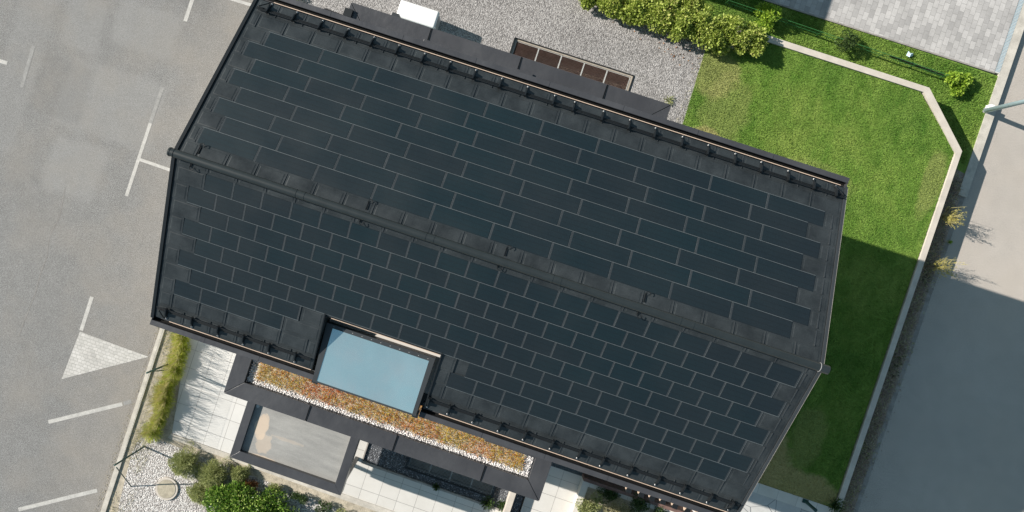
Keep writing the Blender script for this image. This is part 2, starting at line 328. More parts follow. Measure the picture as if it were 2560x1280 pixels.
def cloud(name, mat, cen, nrm, ln, wd, parent=None, curl=.25):
    """many small pointed leaves: centre, direction, length, width arrays"""
    n = len(cen); d = nrm / np.linalg.norm(nrm, axis=1, keepdims=True)
    r = RNG.normal(size=(n, 3)); u = np.cross(d, r); u /= np.linalg.norm(u, axis=1, keepdims=True) + 1e-9
    off = np.array(gloc(parent)) if parent is not None else np.zeros(3); c = cen - off
    ln = np.asarray(ln).reshape(-1, 1) * np.ones((n, 1)); wd = np.asarray(wd).reshape(-1, 1) * np.ones((n, 1))
    up = np.cross(u, d)
    A = c; B = c + d * ln * .5 + u * wd * .5 + up * ln * .06; Cc = c + d * ln - up * ln * curl; D = c + d * ln * .5 - u * wd * .5 + up * ln * .06
    vs = np.stack([A, B, Cc, D], 1).reshape(-1, 3).astype(np.float32)
    me = bpy.data.meshes.new(name); me.vertices.add(4 * n); me.vertices.foreach_set('co', vs.ravel())
    me.loops.add(4 * n); me.loops.foreach_set('vertex_index', np.arange(4 * n, dtype=np.int32))
    me.polygons.add(n); me.polygons.foreach_set('loop_start', np.arange(0, 4 * n, 4, dtype=np.int32)); me.polygons.foreach_set('loop_total', np.full(n, 4, dtype=np.int32))
    me.update(calc_edges=True); me.materials.append(M[mat]); o = bpy.data.objects.new(name, me); COL.objects.link(o)
    if parent is not None: o.parent = parent
    return o
def inpoly(x, y, poly):
    c = np.zeros(len(x), bool); n = len(poly)
    for i in range(n):
        (x1, y1), (x2, y2) = poly[i], poly[(i + 1) % n]
        if y1 == y2: continue
        c ^= ((y1 > y) != (y2 > y)) & (x < (x2 - x1) * (y - y1) / (y2 - y1) + x1)
    return c
def scatter(poly, n):
    a = np.array(poly); lo, hi = a.min(0), a.max(0); x = RNG.uniform(lo[0], hi[0], n * 3); y = RNG.uniform(lo[1], hi[1], n * 3); k = inpoly(x, y, poly)
    return x[k][:n], y[k][:n]
def tufts(name, mat, poly, z, dens, ln, wd, tilt=1.0, parent=None, noise=None):
    a = np.array(poly); area = abs(sum(a[i][0] * a[(i + 1) % len(a)][1] - a[(i + 1) % len(a)][0] * a[i][1] for i in range(len(a)))) / 2
    x, y = scatter(poly, int(area * dens))
    if noise is not None: k = noise(x, y); x, y = x[k], y[k]
    n = len(x); d = np.c_[RNG.normal(size=(n, 2)) * tilt, np.ones(n)]
    return cloud(name, mat, np.c_[x, y, np.full(n, z)], d, RNG.uniform(.6, 1.3, n) * ln, wd, parent)
def structure(o, kind='structure'): o['kind'] = kind; return o

# ================================================================== GROUND
ZL, ZRd, ZB = .40, -.50, -.36
structure(MB().box(-90, 110, -90, 90, -1.2, -.62).build('ground', 'soil'))
# holes: excavated light wells
LW1 = [(6.34, 6.02), (10.29, 6.04), (10.27, 6.58), (6.36, 6.56)]
structure(MB().prism([(-90, -90), (-1.72, -90), (-1.72, 90), (-90, 90)], -.6, -.02).build('parking_lot', 'asphalt'))
structure(MB().prism([(21.56, -90), (90, -90), (90, 90), (21.56, 90)], -.6, ZRd).build('road', 'road'))
structure(MB().prism([(-1.56, 3), (12.2, 3), (12.2, 5.5), (12.13, 8.12), (12.13, 8.75), (10.2, 9.35), (10.2, 30), (-1.56, 30)], -.6, ZL - .01, holes=[LW1]).build('gravel_yard', 'gravel_grey'))
LAWN = [(12.2, -4.3), (20.34, -4.3), (20.34, 7.36), (18.80, 8.78), (14.9, 8.80), (14.2, 9.1), (12.15, 9.1), (12.13, 8.12), (12.2, 5.5)]
structure(MB().prism(LAWN, -.6, ZL).build('lawn', 'lawn'))
vis = [(15.0, -4.3), (20.34, -4.3), (20.34, 7.36), (18.80, 8.78), (14.9, 8.80), (14.2, 9.1), (12.15, 9.1), (12.13, 8.12), (12.2, 4.2), (15.0, 4.2)]
tagit(tufts('grass', 'lawn_blade', vis, ZL, 2300, .045, .012, .8), kind='stuff')
# terrace
LW2 = [(5.92, -7.85), (5.91, -5.0), (11.28, -5.0), (11.28, -7.93)]
TER = [(-.62, -8.98), (-.05, -9.05), (16, -9.05), (16, -3.0), (-.62, -3.0)]
TERL = [(-1.0, -3.0), (-.40, -9.02), (5.2, -9.10), (5.2, -3.0)]
TERL = [(-.85, -3.0), (-.85, -5.4), (-.28, -9.02), (5.2, -9.06), (5.2, -3.0)]
structure(MB().prism(TERL, -.6, .0).build('terrace', 'slab_white'))
structure(MB().prism([(5.2, -9.06), (13.0, -9.06), (13.0, -3.0), (5.2, -3.0)], -.6, 0, holes=[LW2]).build('terrace', 'slab_grey'))
structure(MB().prism([(13.0, -14), (16.4, -14), (16.4, -3), (13.0, -3)], -.6, -.01).build('terrace', 'slab_grey'))
structure(MB().prism([(16.4, -14), (20.45, -14), (20.45, -4.62), (16.4, -4.62)], -.6, ZL - .06).build('terrace', 'honeycomb'))
o = MB().prism([(16.0, -4.62), (20.45, -4.62), (20.45, -4.3), (16.0, -4.3)], -.6, ZL + .03).build('lawn_edging_wall', 'coping')
tagit(o, 'low pale stone edging wall between dry lawn and honeycomb slabs', 'wall')
# concrete band and bed at the lower left
structure(MB().prism([(-.30, -9.03), (14, -9.08), (14, -9.27), (-.36, -9.2)], -.6, .03).build('kerb', 'concrete_kerb'))
structure(MB().prism([(-1.56, -16), (14, -16), (14, -9.27), (-.1, -9.2), (-.1, -8.9), (-.6, -5.4), (-.6, 3), (-1.56, 3)], -.6, -.03).build('planting_bed', 'soil'))
structure(MB().prism(PP([(352, 1092), (395, 1098), (520, 1148), (700, 1216), (900, 1292), (900, 1400), (270, 1400), (300, 1250), (330, 1130)], -.02), -.5, -.022).build('pebble_bed', 'gravel_pale'))
structure(MB().box(-1.72, -1.56, -16, 3, -.6, .03).build('kerb', 'concrete_kerb'))
structure(MB().box(-1.72, -1.56, 3, 30, -.6, .06).build('kerb', 'concrete_kerb'))
# right hand side: grass verge, pavers, kerb, bed
KX0, KX1 = 21.28, 21.56
PV = PP([(1930, -3), (2060, 44), (2160, 75), (2504, 186)], ZB + .04)
structure(MB().prism([(10.2, 9.3), (12.13, 8.75), (KX0, 7.0), (KX0, 10.26), (PV[1][0], PV[1][1]), (PV[0][0], PV[0][1]), (10.2, PV[0][1] + .05)], -.6, ZB).build('grass_verge', 'lawn'))
tagit(tufts('grass', 'lawn_blade', [(10.3, 9.5), (12.2, 9.1), (18.9, 9.0), (21.2, 7.2), (21.25, 10.2), PV[1], (11, PV[0][1])], ZB, 2300, .06, .014, .8), kind='stuff')
y_p = PV[1][1]
structure(MB().prism([(12.0, y_p), (KX0 - .16, y_p - .03), (KX0 - .16, 40), (12.0, 40)], -.6, ZB + .04).build('paved_drive', 'pavers'))
o = MB().prism([(12.0, y_p - .045), (KX0 - .16, y_p - .075), (KX0 - .16, y_p - .03), (12.0, y_p)], -.6, ZB + .055).build('edging_strip', 'dark_kerb'); tagit(o, 'thin dark steel edging between grass verge and paved drive', 'edging')
g = empty('drain_channel', (KX0 - .08, 11, ZB), 'narrow blue grey slotted drain channel beside the paved drive', 'drain')
MB().box(KX0 - .16, KX0, y_p - .03, 40, -.6, ZB + .028).build('channel_base', 'galvanised', g)
q = MB()
for i in range(150): yy = y_p + .02 + i * .045; q.box(KX0 - .15, KX0 - .01, yy, yy + .022, ZB + .03, ZB + .042)
q.build('grating', 'pole_blue', g)
structure(MB().box(KX0, KX1, 6.3, 40, -.6, ZRd + .17).build('kerb', 'concrete_kerb'))
structure(MB().prism([(KX0 + .10, 6.3), (KX0 + .10, -20), (KX1, -20), (KX1, 6.3)], -.6, ZRd + .07).build('kerb', 'dark_kerb'))  # same kerb in a darker colour, its shade put into the material
structure(MB().prism([(20.3, -20), (KX0 + .11, -20), (KX0 + .11, 6.3), (KX0, 6.31), (KX0, 7.0), (20.3, 7.6)], -.6, ZB - .005).build('planting_bed', 'soil_dark'))
BED = [(20.55, -7), (KX0 + .06, -7), (KX0, 6.6), (20.62, 7.5)]
tagit(tufts('ground_cover', 'leaf_bed', BED, ZB + .03, 1300, .10, .018, 1.2), kind='stuff')
tagit(tufts('ground_cover', 'leaf_dark', BED, ZB, 420, .10, .02, 1.0, noise=lambda x, y: np.sin(x * 3 + y * 1.7) + np.sin(y * 2.3) + RNG.normal(size=len(x)) * .3 > .9), kind='stuff')
# retaining wall (top follows the lawn)
wo_ = [(12.6, 9.02), (18.98, 8.97), (20.53, 7.42), (20.55, -14), (20.38, -14), (20.36, 7.30), (18.86, 8.79), (12.6, 8.83)]
o = MB().prism(wo_, -.6, ZL + .07).build('retaining_wall', 'pale_wall_cap'); bev(o, .012)
tagit(o, 'pale concrete retaining wall bending around the lawn above the road', 'wall')
hb = PP([(1735, 88), (1790, 108), (1858, 132), (1866, 122), (1800, 98), (1742, 78)], ZL)
o = MB().prism(hb, .2, ZL + .06).build('bed_kerb', 'pale_wall_cap'); tagit(o, 'short pale stone kerb under the front of the hedge', 'kerb')

# ---- markings
def strip(name, pts, wd, mat, z=-.016):
    mb = MB(); v = [P(x, y, -.02) for x, y in pts]
    for a, c in zip(v, v[1:]):
        d = (c - a).normalized(); n = Vector((-d.y, d.x, 0)) * wd / 2; mb.face([(a - n).xy[:] + (z,), (c - n).xy[:] + (z,), (c + n).xy[:] + (z,), (a + n).xy[:] + (z,)])
    return structure(mb.build(name, mat))
W_ = .125
strip('parking_line', [(484, -10), (463, 53)], W_, 'road_paint'); strip('parking_line', [(560, -8), (629, 13)], W_ * .8, 'road_paint')
strip('parking_line', [(-5, 151), (18, 158)], W_, 'road_paint'); strip('parking_line', [(84, 115), (54, 218)], W_, 'faded_paint')
strip('parking_line', [(406, 219), (376, 308)], W_, 'faded_paint'); strip('parking_line', [(376, 308), (316, 490)], W_ * .9, 'road_paint')
strip('parking_line', [(350, 399), (440, 430)], W_ * .8, 'road_paint', -.013); strip('parking_line', [(230, 742), (203, 826)], W_, 'road_paint')
strip('parking_line', [(121, 1055), (306, 1010)], W_, 'road_paint'); strip('parking_line', [(309, 1009), (328, 1003)], W_, 'faded_paint')
strip('parking_line', [(46, 1274), (243, 1226)], W_, 'road_paint')
strip('asphalt_crack', [(123, 592), (118, 640), (100, 690), (88, 735), (66, 790), (47, 840)], .014, 'dark_kerb')
strip('asphalt_crack', [(123, 592), (150, 540), (163, 470)], .012, 'dark_kerb')
structure(MB().prism(PP([(200, 829), (372, 892), (154, 948)], -.02), None, -.012).build('cobbled_triangle', 'cobbles'))

# ================================================================== HOUSE
H = empty('house', (7.8, 0, 0), 'modern house with black solar tile gable roof and charcoal flat roofed extension', 'house')
X0, X1 = .24, 15.35
mb = MB(); hx0, hx1, hy = .85, 14.75, 3.75
mb.prism([(hx0, -hy), (hx1, -hy), (hx1, hy), (hx0, hy)], 0, 5.72)
for xx in (hx0, hx1): mb.face([(xx, -hy, 5.72), (xx, hy, 5.72), (xx, 0, 7.32)] if xx == hx1 else [(xx, hy, 5.72), (xx, -hy, 5.72), (xx, 0, 7.32)])
mb.build('wall', 'plaster', H)
MB().box(2.0, 11.0, -5.95, 5.2, 0, 3.0).build('extension_wall', 'plaster', H)
for (xa, xb, za, zb, xs) in ((2.8, 5.2, .3, 2.5, 1), (7.0, 10.2, .1, 2.5, 1)):
    for yy, sg in ((-5.95, -1), (5.2, 1)):
        fr = MB().box(xa, xb, min(yy, yy + sg * .03), max(yy, yy + sg * .03), za, zb).build('window', 'dark_metal', H)
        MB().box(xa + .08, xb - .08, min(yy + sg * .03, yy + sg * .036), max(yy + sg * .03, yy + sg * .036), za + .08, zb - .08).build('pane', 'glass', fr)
RS = {}
e_ = .42
RC0, RC1, RT = 4.47, 7.36, 2.80     # recess for the roof window
for side, t0, so_, se_ in ((1, .4052, .9123, .5554), (-1, .2382, 1.0556, .7010)):
    mb = MB()
    if side > 0: mb.sbox(side, X0, X1, 0, 4.56, -.30, -.012, 0)
    else:
        mb.sbox(side, X0, X1, 0, RT, -.30, -.012, 0); mb.sbox(side, X0, RC0, RT, 4.40, -.30, -.012, 0); mb.sbox(side, RC1, X1, RT, 4.40, -.30, -.012, 0)
    def mtile(s0, s1, ta, tb, rib=1):
        """pressed metal tile: slightly proud at the eave edge, embossed field and a folded seam"""
        if s1 - s0 < .05 or tb - ta < .04: return
        def Q(s_, t_, h_): return S(side, s_, t_, h_)
        fl = 1 if side < 0 else -1
        def quad(a, b_, c_, d_, mi): mb.face([a, b_, c_, d_] if side < 0 else [d_, c_, b_, a], mi)
        hb_, ht_ = .012, .001
        hh = lambda t_: ht_ + (hb_ - ht_) * (t_ - ta) / (tb - ta)
        mg = min(.05, (s1 - s0) * .2); mt = min(.045, (tb - ta) * .2); o4 = [(s0, tb), (s1, tb), (s1, ta), (s0, ta)]; i4 = [(s0 + mg, tb - mt), (s1 - mg, tb - mt), (s1 - mg, ta + mt), (s0 + mg, ta + mt)]; j4 = [(s0 + mg + .02, tb - mt - .016), (s1 - mg - .02, tb - mt - .016), (s1 - mg - .02, ta + mt + .016), (s0 + mg + .02, ta + mt + .016)]
        po = [Q(a, b_, hh(b_)) for a, b_ in o4]; pi = [Q(a, b_, hh(b_)) for a, b_ in i4]; pj = [Q(a, b_, hh(b_) + .006) for a, b_ in j4]
        for k in range(4):
            quad(po[k], po[(k + 1) % 4], pi[(k + 1) % 4], pi[k], 0); quad(pi[k], pi[(k + 1) % 4], pj[(k + 1) % 4], pj[k], 0)
        quad(*pj, 0); quad(Q(s0, tb, -.01), Q(s1, tb, -.01), po[1], po[0], 1)
        if rib and s1 < L1 - .01: mb.sbox(side, s1 - .020, s1 - .004, ta, tb - .01, 0, .020, 2)
    def mrow(ta, tb, seams, lo, hi):
        c_ = [lo] + [x for x in seams if lo + .08 < x < hi - .08] + [hi]
        for a, b_ in zip(c_, c_[1:]): mtile(a, b_, ta, tb)
    L0, L1 = X0 + .10, X1 - .06
    A = [se_ - .01 + .7 * k for k in range(22)]; B = [se_ - .01 - .35 + .7 * k for k in range(23)]
    segs = [(L0, L1)]
    mrow(0.02, t0, [x + (.17 if side > 0 else -.3) for x in A], L0, L1)
    t9 = t0 + 8 * e_
    for (ta, tb, sm) in ((t9, t9 + e_, A), (t9 + e_, 4.56 if side > 0 else 4.40, B)):
        if side > 0: mrow(ta, tb, sm, L0, L1)
        else: mrow(ta, tb, sm, L0, RC0 - .03); mrow(ta, tb, sm, RC1 + .03, L1)
    # metal tiles at both ends of every solar row and round the recess
    rows = []
    for k in range(1, 9):
        ta = t0 + ((8 - k) if side > 0 else (k - 1)) * e_; tb = ta + e_; st = so_ if k % 2 else se_; en = st + 14.0
        mrow(ta, tb, [], L0, st); mrow(ta, tb, [], en, L1)
        mb.sbox(side, L1 - .19, L1 - .165, ta + .02, tb - .04, .0, .022, 2)
        rows.append((k, ta, tb, st, en))
    RS[side] = rows
    if side < 0:
        for (k, ta, tb, st, en) in rows:
            if k == 7: mrow(ta, tb, [], 3.887, RC0 - .03); mrow(ta, tb, [], RC1 + .03, 7.36 + .4)
            if k == 8: mrow(ta, tb, [], 3.51, RC0 - .03); mrow(ta, tb, [], RC1 + .03, 7.71)
    o = mb.build('roof_slope', ['tile_metal', 'tile_rim', 'tile_seam'], H); RS[side, 'o'] = o
# solar tiles
def solar_mesh(L_):
    q = MB(); hb_, ht_ = .020, .006
    # local: x along the row, y up the slope, z off the roof
    def hx(x0, x1, y0, y1, a, mi): q.hexa([(x0, y0, -.008), (x1, y0, -.008), (x1, y1, -.008), (x0, y1, -.008), (x0, y0, a + hb_ + (ht_ - hb_) * y0 / e_), (x1, y0, a + hb_ + (ht_ - hb_) * y0 / e_), (x1, y1, a + hb_ + (ht_ - hb_) * y1 / e_), (x0, y1, a + hb_ + (ht_ - hb_) * y1 / e_)], mi)
    hx(.002, L_ - .002, 0.014, e_ + .004, 0, 0); hx(.002, L_ - .002, 0, .014, .001, 1)
    hx(.006, L_ - .052, .016, e_ - .004, .003, 2)
    hx(L_ - .012, L_ - .006, .01, e_ - .004, .004, 1)
    me = bpy.data.meshes.new('solar_tile'); me.from_pydata(q.v, [], q.f)
    for m_ in ('tile_seam', 'tile_rim', 'solar_cell'): me.materials.append(M[m_])
    me.polygons.foreach_set('material_index', q.m); me.update(); return me
SM, SH = solar_mesh(1.4), solar_mesh(.7)
def solar_matrix(side, s0, s1, tb):
    up = Vector((0, -side * CT, ST)); nn = Vector((0, side * ST, CT)); x = up.cross(nn)
    org = S(side, s1 if side > 0 else s0, tb, 0)
    return Matrix(((x.x, up.x, nn.x, org.x), (x.y, up.y, nn.y, org.y), (x.z, up.z, nn.z, org.z), (0, 0, 0, 1)))
ho = Matrix.Translation(-Vector(H.location))
for (k, ta, tb, st, en) in RS[1]:
    for j in range(10):
        o = bpy.data.objects.new('long_solar_tile', SM); COL.objects.link(o); o.parent = RS[1, 'o']; o.matrix_local = ho @ solar_matrix(1, st + 1.4 * j, st + 1.4 * j + 1.4, tb)
cnt = 0; rest = MB()
for (k, ta, tb, st, en) in RS[-1]:
    for j in range(20):
        a = st + .7 * j; c = a + .7
        if k == 7 and (c > 3.95 and a < 7.6): continue
        if k == 8 and (c > 3.6 and a < 7.65): continue
        mtx = solar_matrix(-1, a, c, tb)
        if cnt < 100:
            o = bpy.data.objects.new('short_solar_tile', SH); COL.objects.link(o); o.parent = RS[-1, 'o']; o.matrix_local = ho @ mtx; cnt += 1
        else:
            i = len(rest.v); rest.v += [tuple(mtx @ v_.co) for v_ in SH.vertices]
            for p_ in SH.polygons: rest.f.append(tuple(i + u_ for u_ in p_.vertices)); rest.m.append(p_.material_index)
# the remaining small tiles keep a tile aligned frame so the cell lines stay put
me = bpy.data.meshes.new('short_solar_tile'); t1_ = solar_matrix(-1, RS[-1][0][3], 1, RS[-1][0][2]); inv = t1_.inverted()
me.from_pydata([tuple(inv @ Vector(v_)) for v_ in rest.v], [], rest.f)
for m_ in ('tile_seam', 'tile_rim', 'solar_cell'): me.materials.append(M[m_])
me.polygons.foreach_set('material_index', rest.m); me.update()
o = bpy.data.objects.new('short_solar_tile', me); COL.objects.link(o); o.parent = RS[-1, 'o']; o.matrix_local = ho @ t1_; o['kind'] = 'stuff'
# verges
for nm, a, c in (('verge_trim', X0 - .03, X0 + .05), ('verge_trim', X1 - .05, X1 + .015)):
    mb = MB()
    for side in (1, -1): mb.sbox(side, a, c, .0, 4.60 if side > 0 else 4.46, -.34, .035)
    mb.build(nm, 'black_metal' if a < 5 else 'dark_metal', H)
mb = MB()
for side in (1, -1): mb.sbox(side, X1 + .015, X1 + .022, .05, 4.55 if side > 0 else 4.42, .0, .037)
mb.build('drip_edge', 'dark_kerb', H)
# standing ribs near the left verge of the lower slope
# eave gutters
def gutter(side, a, c, tc, name='gutter', wd=.23, cop=True):
    yi = side * tc * CT; z = ZR - tc * ST; sg = side
    def yb(u, v_): return (min(yi + sg * u, yi + sg * v_), max(yi + sg * u, yi + sg * v_))
    mb = MB(); mb.box(a, c, *yb(.02, wd), z - .16, z - .14, 0); mb.box(a, c, *yb(wd - .13, wd), z - .14, z + .015, 0); mb.box(a, c, *yb(0.0, .02), z - .16, z - .06, 0)
    mb.box(a, c, *yb(-.10, .02), z - .26, z - .165, 0)
    mb.box(a, a + .02, *yb(.02, wd), z - .14, z + .0, 0); mb.box(c - .02, c, *yb(.02, wd), z - .14, z + .0, 0)
    g_ = mb.build(name, 'cap_metal', H); bev(g_, .006)
    if cop: MB().box(a + .45, c - (.15 if c > 12 else .02), *yb(-.002, .013), z - .005, z + .008).build('copper_strip', 'copper', g_)
    MB().box(a + .02, c - .02, *yb(.024, wd - .135), z - .138, z - .12).build('gutter_shadow', 'shadow_black', g_)  # near-black sheet over the metal bottom, shade of the channel as colour
    n_ = int((c - a) / 1.95)
    mj = MB()
    for i in range(1, n_ + 1): xx = a + i * (c - a) / (n_ + 1); mj.box(xx, xx + .006, *yb(wd - .131, wd + .002), z - .03, z + .018)
    mj.build('gutter_joint', 'black_metal', g_)
    return g_
gutter(1, X0, X1, 4.60); gutter(-1, X0, RC0 + .08, 4.42); gutter(-1, RC1 - .05, X1, 4.43)
# soffit boards
mb = MB(); mb.box(X0 + .05, X1 - .05, 3.75, 4.2, 5.64, 5.66); mb.box(X0 + .05, RC0, -4.05, -3.75, 5.64, 5.66); mb.box(RC1, X1 - .05, -4.05, -3.75, 5.64, 5.66); mb.build('soffit', 'timber_dark', H)
# ridge vent tube
mb = MB(); mb.tube((X0 - .06, 0, ZR + .13), (X1 + .08, 0, ZR + .13), .098, 24); rp = mb.build('ridge_pipe', 'pipe_metal', H, smooth=True)
md = rp.modifiers.new('e', 'EDGE_SPLIT'); md.split_angle = rad(40)
for px, py in ((742, 472), (762, 480), (1067, 580), (1087, 587), (1385, 685), (1405, 692), (1706, 788), (1738, 800)):
    x = P(px, py, ZR + .2).x; MB().tube((x - .012, 0, ZR + .13), (x + .012, 0, ZR + .13), .104, 24).build('collar', 'pipe_metal', rp)
for x in (X0 - .03, X0 + .06): MB().tube((x - .012, 0, ZR + .13), (x + .012, 0, ZR + .13), .106, 24).build('collar', 'pipe_metal', rp)
x = X1 - .12; MB().tube((x - .006, 0, ZR + .13), (x + .006, 0, ZR + .13), .104, 24).build('collar', 'grey_plastic', rp)
MB().sbox(1, X0, X1, 0, .07, 0, .06).sbox(-1, X0, X1, 0, .07, 0, .06).build('ridge_flashing', 'dark_metal', H)
# hooks by the ridge
def hook(px, py, side):
    s_, t_ = PS(px, py, side); t_ = t_ - .03; d = .14
    mb = MB().sbox(side, s_ - .06, s_ - .045, t_ - .12, t_ + .10, .02, .04); mb.sbox(side, s_ - .03, s_ - .018, t_ - .12, t_ + .06, .02, .035)
    o_ = mb.build('roof_hook', 'black_metal', H)
    lp = MB(); pr = None
    for k in range(9):
        an = math.pi * k / 8; p_ = S(side, s_ + .055 * math.cos(an), t_ + .05 + .075 * math.sin(an), .07 + .02 * math.sin(an))
        if pr is not None: lp.tube(pr, p_, .009, 6)
        pr = p_
    lp.build('loop', 'black_metal', o_)
for q_ in ((505, 372, 1), (925, 512, 1), (1270, 627, 1), (1617, 742, 1), (483, 412, -1), (907, 549, -1), (1251, 662, -1), (1600, 782, -1)): hook(*q_)
# snow guards
def guard(side, a, c, pts, tb, braces=()):
    tp = tb - .22; first = MB().tube(S(side, a, tp, .075), S(side, c, tp, .075), .018, 8)
    root = MB().tube(S(side, a + .02, tp, .02), S(side, c - .02, tp, .02), .006, 6).build('snow_guard', 'black_metal', H)
    for h, dt in ((.05, .035), (.07, -.01), (.09, -.055)): MB().tube(S(side, a, tp + dt, h), S(side, c, tp + dt, h), .0125, 8).build('pipe', 'black_metal', root)
    for (px, py) in pts:
        s_, t_ = PS(px, py, side); t_ = tb; q = MB()
        pl = [(t_ + .03, 0), (t_ + .03, .03), (t_ - .07, .05), (t_ - .13, .13), (t_ - .31, .14), (t_ - .30, .06), (t_ - .20, 0)]
        lo = [S(side, s_ - .009, u, v_ + .006) for u, v_ in pl]; hi = [S(side, s_ + .009, u, v_ + .006) for u, v_ in pl]
        q.face(lo); q.face(list(reversed(hi)))
        for k in range(len(pl)): q.face([lo[k], hi[k], hi[(k + 1) % len(pl)], lo[(k + 1) % len(pl)]])
        q.sbox(side, s_ - .035, s_ + .035, t_ - .05, t_ + .045, .006, .016); q.sbox(side, s_ - .022, s_ + .022, t_ - .305, t_ - .14, .045, .13)
        br = q.build('bracket', 'black_metal', root)
        MB().tube(S(side, s_, t_ + .015, .016), S(side, s_, t_ + .015, .032), .022, 8).build('bolt', 'white_plastic', br)
    for (s0, s1) in braces: MB().tube(S(side, s0, tp, .13), S(side, s1, tb + .03, .03), .016, 6).build('brace', 'black_metal', root)
guard(1, X0 + .14, X1 - .05, [(680, 12.5), (742.5, 34), (807, 55.5), (871, 76), (935, 97.5), (997, 119), (1061, 139), (1125, 160.5), (1189, 180.5), (1254, 202), (1318, 223.5), (1386, 245), (1436, 261), (1508, 283.5), (1574, 305), (1638, 325), (1705.6, 346), (1770, 367.5), (1837.5, 387.5), (1902.5, 409), (1970, 429.5), (2033.8, 450), (2089, 466.8)], 4.51, ((X0 + .2, .62), (X1 - .12, 15.02)))
guard(-1, X0 + .12, 4.38, [(417, 795), (480.5, 816), (545.5, 837.5), (608.8, 857.5), (672.5, 879), (738, 900)], 4.33, ((X0 + .2, .55),))
guard(-1, RC1 + .03, X1 - .1, [(1068.8, 1012.5), (1120, 1030), (1182.5, 1051), (1246, 1073.5), (1309, 1094), (1376, 1117.5), (1443.7, 1141), (1501, 1161), (1570.5, 1184.5), (1639.6, 1207), (1702.5, 1228), (1769, 1251), (1822.5, 1269)], 4.33, ((X1 - .25, 15.0),))

# roof window in its recess
def zro(y): return ZR - abs(y) * math.tan(TH)
GX0, GX1, GY0, GY1 = 4.66, 7.13, -2.89, -4.26      # glass outline
za, zb = 6.13, 6.03
def zg(y): return za + (zb - za) * (y - GY0) / (GY1 - GY0)
rec = MB().box(RC0 - .02, RC0, -4.06, -RT * CT, 5.5, 5.66).box(RC0, RC1, -4.1, -RT * CT + .02, 5.60, 5.64).build('skylight', 'black_metal', H)
# cheeks that close the cut in the roof on both sides and at its head
ck = MB()
for xa, xb in ((RC0 - .035, RC0 - .005), (RC1 + .005, RC1 + .035)):
    y0_, y1_ = -RT * CT + .04, -4.43 * CT
    ck.hexa([(xa, y1_, 5.6), (xb, y1_, 5.6), (xb, y0_, 5.6), (xa, y0_, 5.6), (xa, y1_, zro(y1_) + .05), (xb, y1_, zro(y1_) + .05), (xb, y0_, zro(y0_) + .05), (xa, y0_, zro(y0_) + .05)])
ck.box(RC0, RC1, -RT * CT - .012, -RT * CT + .02, 5.6, zro(RT * CT) + .0)
ck.build('cheek', 'black_metal', rec)
MB().box(RC0 + .14, RC1 - .02, -RT * CT - .028, -RT * CT - .012, zro(RT * CT) - .03, zro(RT * CT) - .012).build('copper_strip', 'copper', rec)
fo = [(4.48, -2.80), (4.57, -4.30), (7.24, -4.30), (7.26, -2.78)]; fi = [(GX0, GY0), (GX0 + .015, GY1), (GX1 + .015, GY1), (GX1, GY0)]
mb = MB()
def fr_(a, b_, c_, d_): mb.hexa([(*p_, zg(p_[1]) - .25) for p_ in (a, b_, c_, d_)] + [(*p_, zg(p_[1]) + .012) for p_ in (a, b_, c_, d_)])
fr_(fo[0], fo[1], fi[1], fi[0]); fr_(fo[1], fo[2], fi[2], fi[1]); fr_(fi[3], fi[2], fo[2], fo[3]); fr_(fo[0], fi[0], fi[3], fo[3])
mb.build('frame', 'dark_metal', rec)
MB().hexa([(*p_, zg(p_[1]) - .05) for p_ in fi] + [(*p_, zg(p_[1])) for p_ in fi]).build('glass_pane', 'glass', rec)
q = MB()
for i in range(11): x = GX0 + .02 + i * (GX1 - GX0 - .06) / 10; q.tube((x, GY0 + .045, zg(GY0) + .012), (x, GY0 + .045, zg(GY0) + .019), .009, 6)
q.build('screw_row', 'galvanised', rec)
for xx in (4.60, 7.25):
    MB().box(xx - .12, xx + .04, -4.45, -4.26, 5.48, 5.60).tube((xx - .04, -4.30, 5.55), (xx - .04, -4.30, 3.06), .045, 10).build('downpipe', 'black_metal', H)

# flat roofed extension
AX0, AX1, AYa, AYb, AZ, CW = 1.80, 11.2, -6.19, 5.43, 3.2, .47
ext = MB().box(AX0 + .1, AX1 - .1, AYa + .1, AYb - .1, 2.85, 3.04).build('extension_roof', 'gravel_dark', H)
def cap(poly, z0, z1, seam=()):
    return poly
pm = MB()
o4 = [(AX0, AYa), (AX1, AYa), (AX1, AYb), (AX0, AYb)]; i4 = [(AX0 + CW, AYa + CW), (AX1 - CW, AYa + CW), (AX1 - CW, AYb - CW), (AX0 + CW, AYb - CW)]
cuts = {0: [4.27, 6.87, 9.47], 2: [4.20, 6.85, 9.35]}
for k in range(4):
    a, c, ci, ai = o4[k], o4[(k + 1) % 4], i4[(k + 1) % 4], i4[k]; g_ = .006
    if k in (0, 2):
        xs = sorted(cuts[k]); yo, yi = a[1], ai[1]; lo = (a[0], ai[0]) if k == 0 else (c[0], ci[0]); hi = (c[0], ci[0]) if k == 0 else (a[0], ai[0])
        segs = [lo] + [(x, x) for x in xs] + [hi]
        for n_, (p_, q_) in enumerate(zip(segs, segs[1:])):
            gl = .011; pts = [(p_[0] + gl, yo), (q_[0] - gl, yo), (q_[1] - gl, yi), (p_[1] + gl, yi)]
            if k == 2: pts = pts[::-1]
            pm.hexa([(x, y, 2.82) for x, y in pts] + [(x, y, AZ + (.012 if (y == yo) else 0)) for x, y in pts])
    else:
        sg = 1 if k == 1 else 1; pts = [(a[0], a[1] + .014), (c[0], c[1] - .014), (ci[0], ci[1] - .012), (ai[0], ai[1] + .012)] if k == 1 else [(a[0], a[1] - .014), (c[0], c[1] + .014), (ci[0], ci[1] + .012), (ai[0], ai[1] - .012)]
        pm.hexa([(x, y, 2.82) for x, y in pts] + [(x, y, AZ + .004) for x, y in pts])
bev(pm.build('parapet_cap', 'cap_metal', ext), .006)
sm_ = MB()
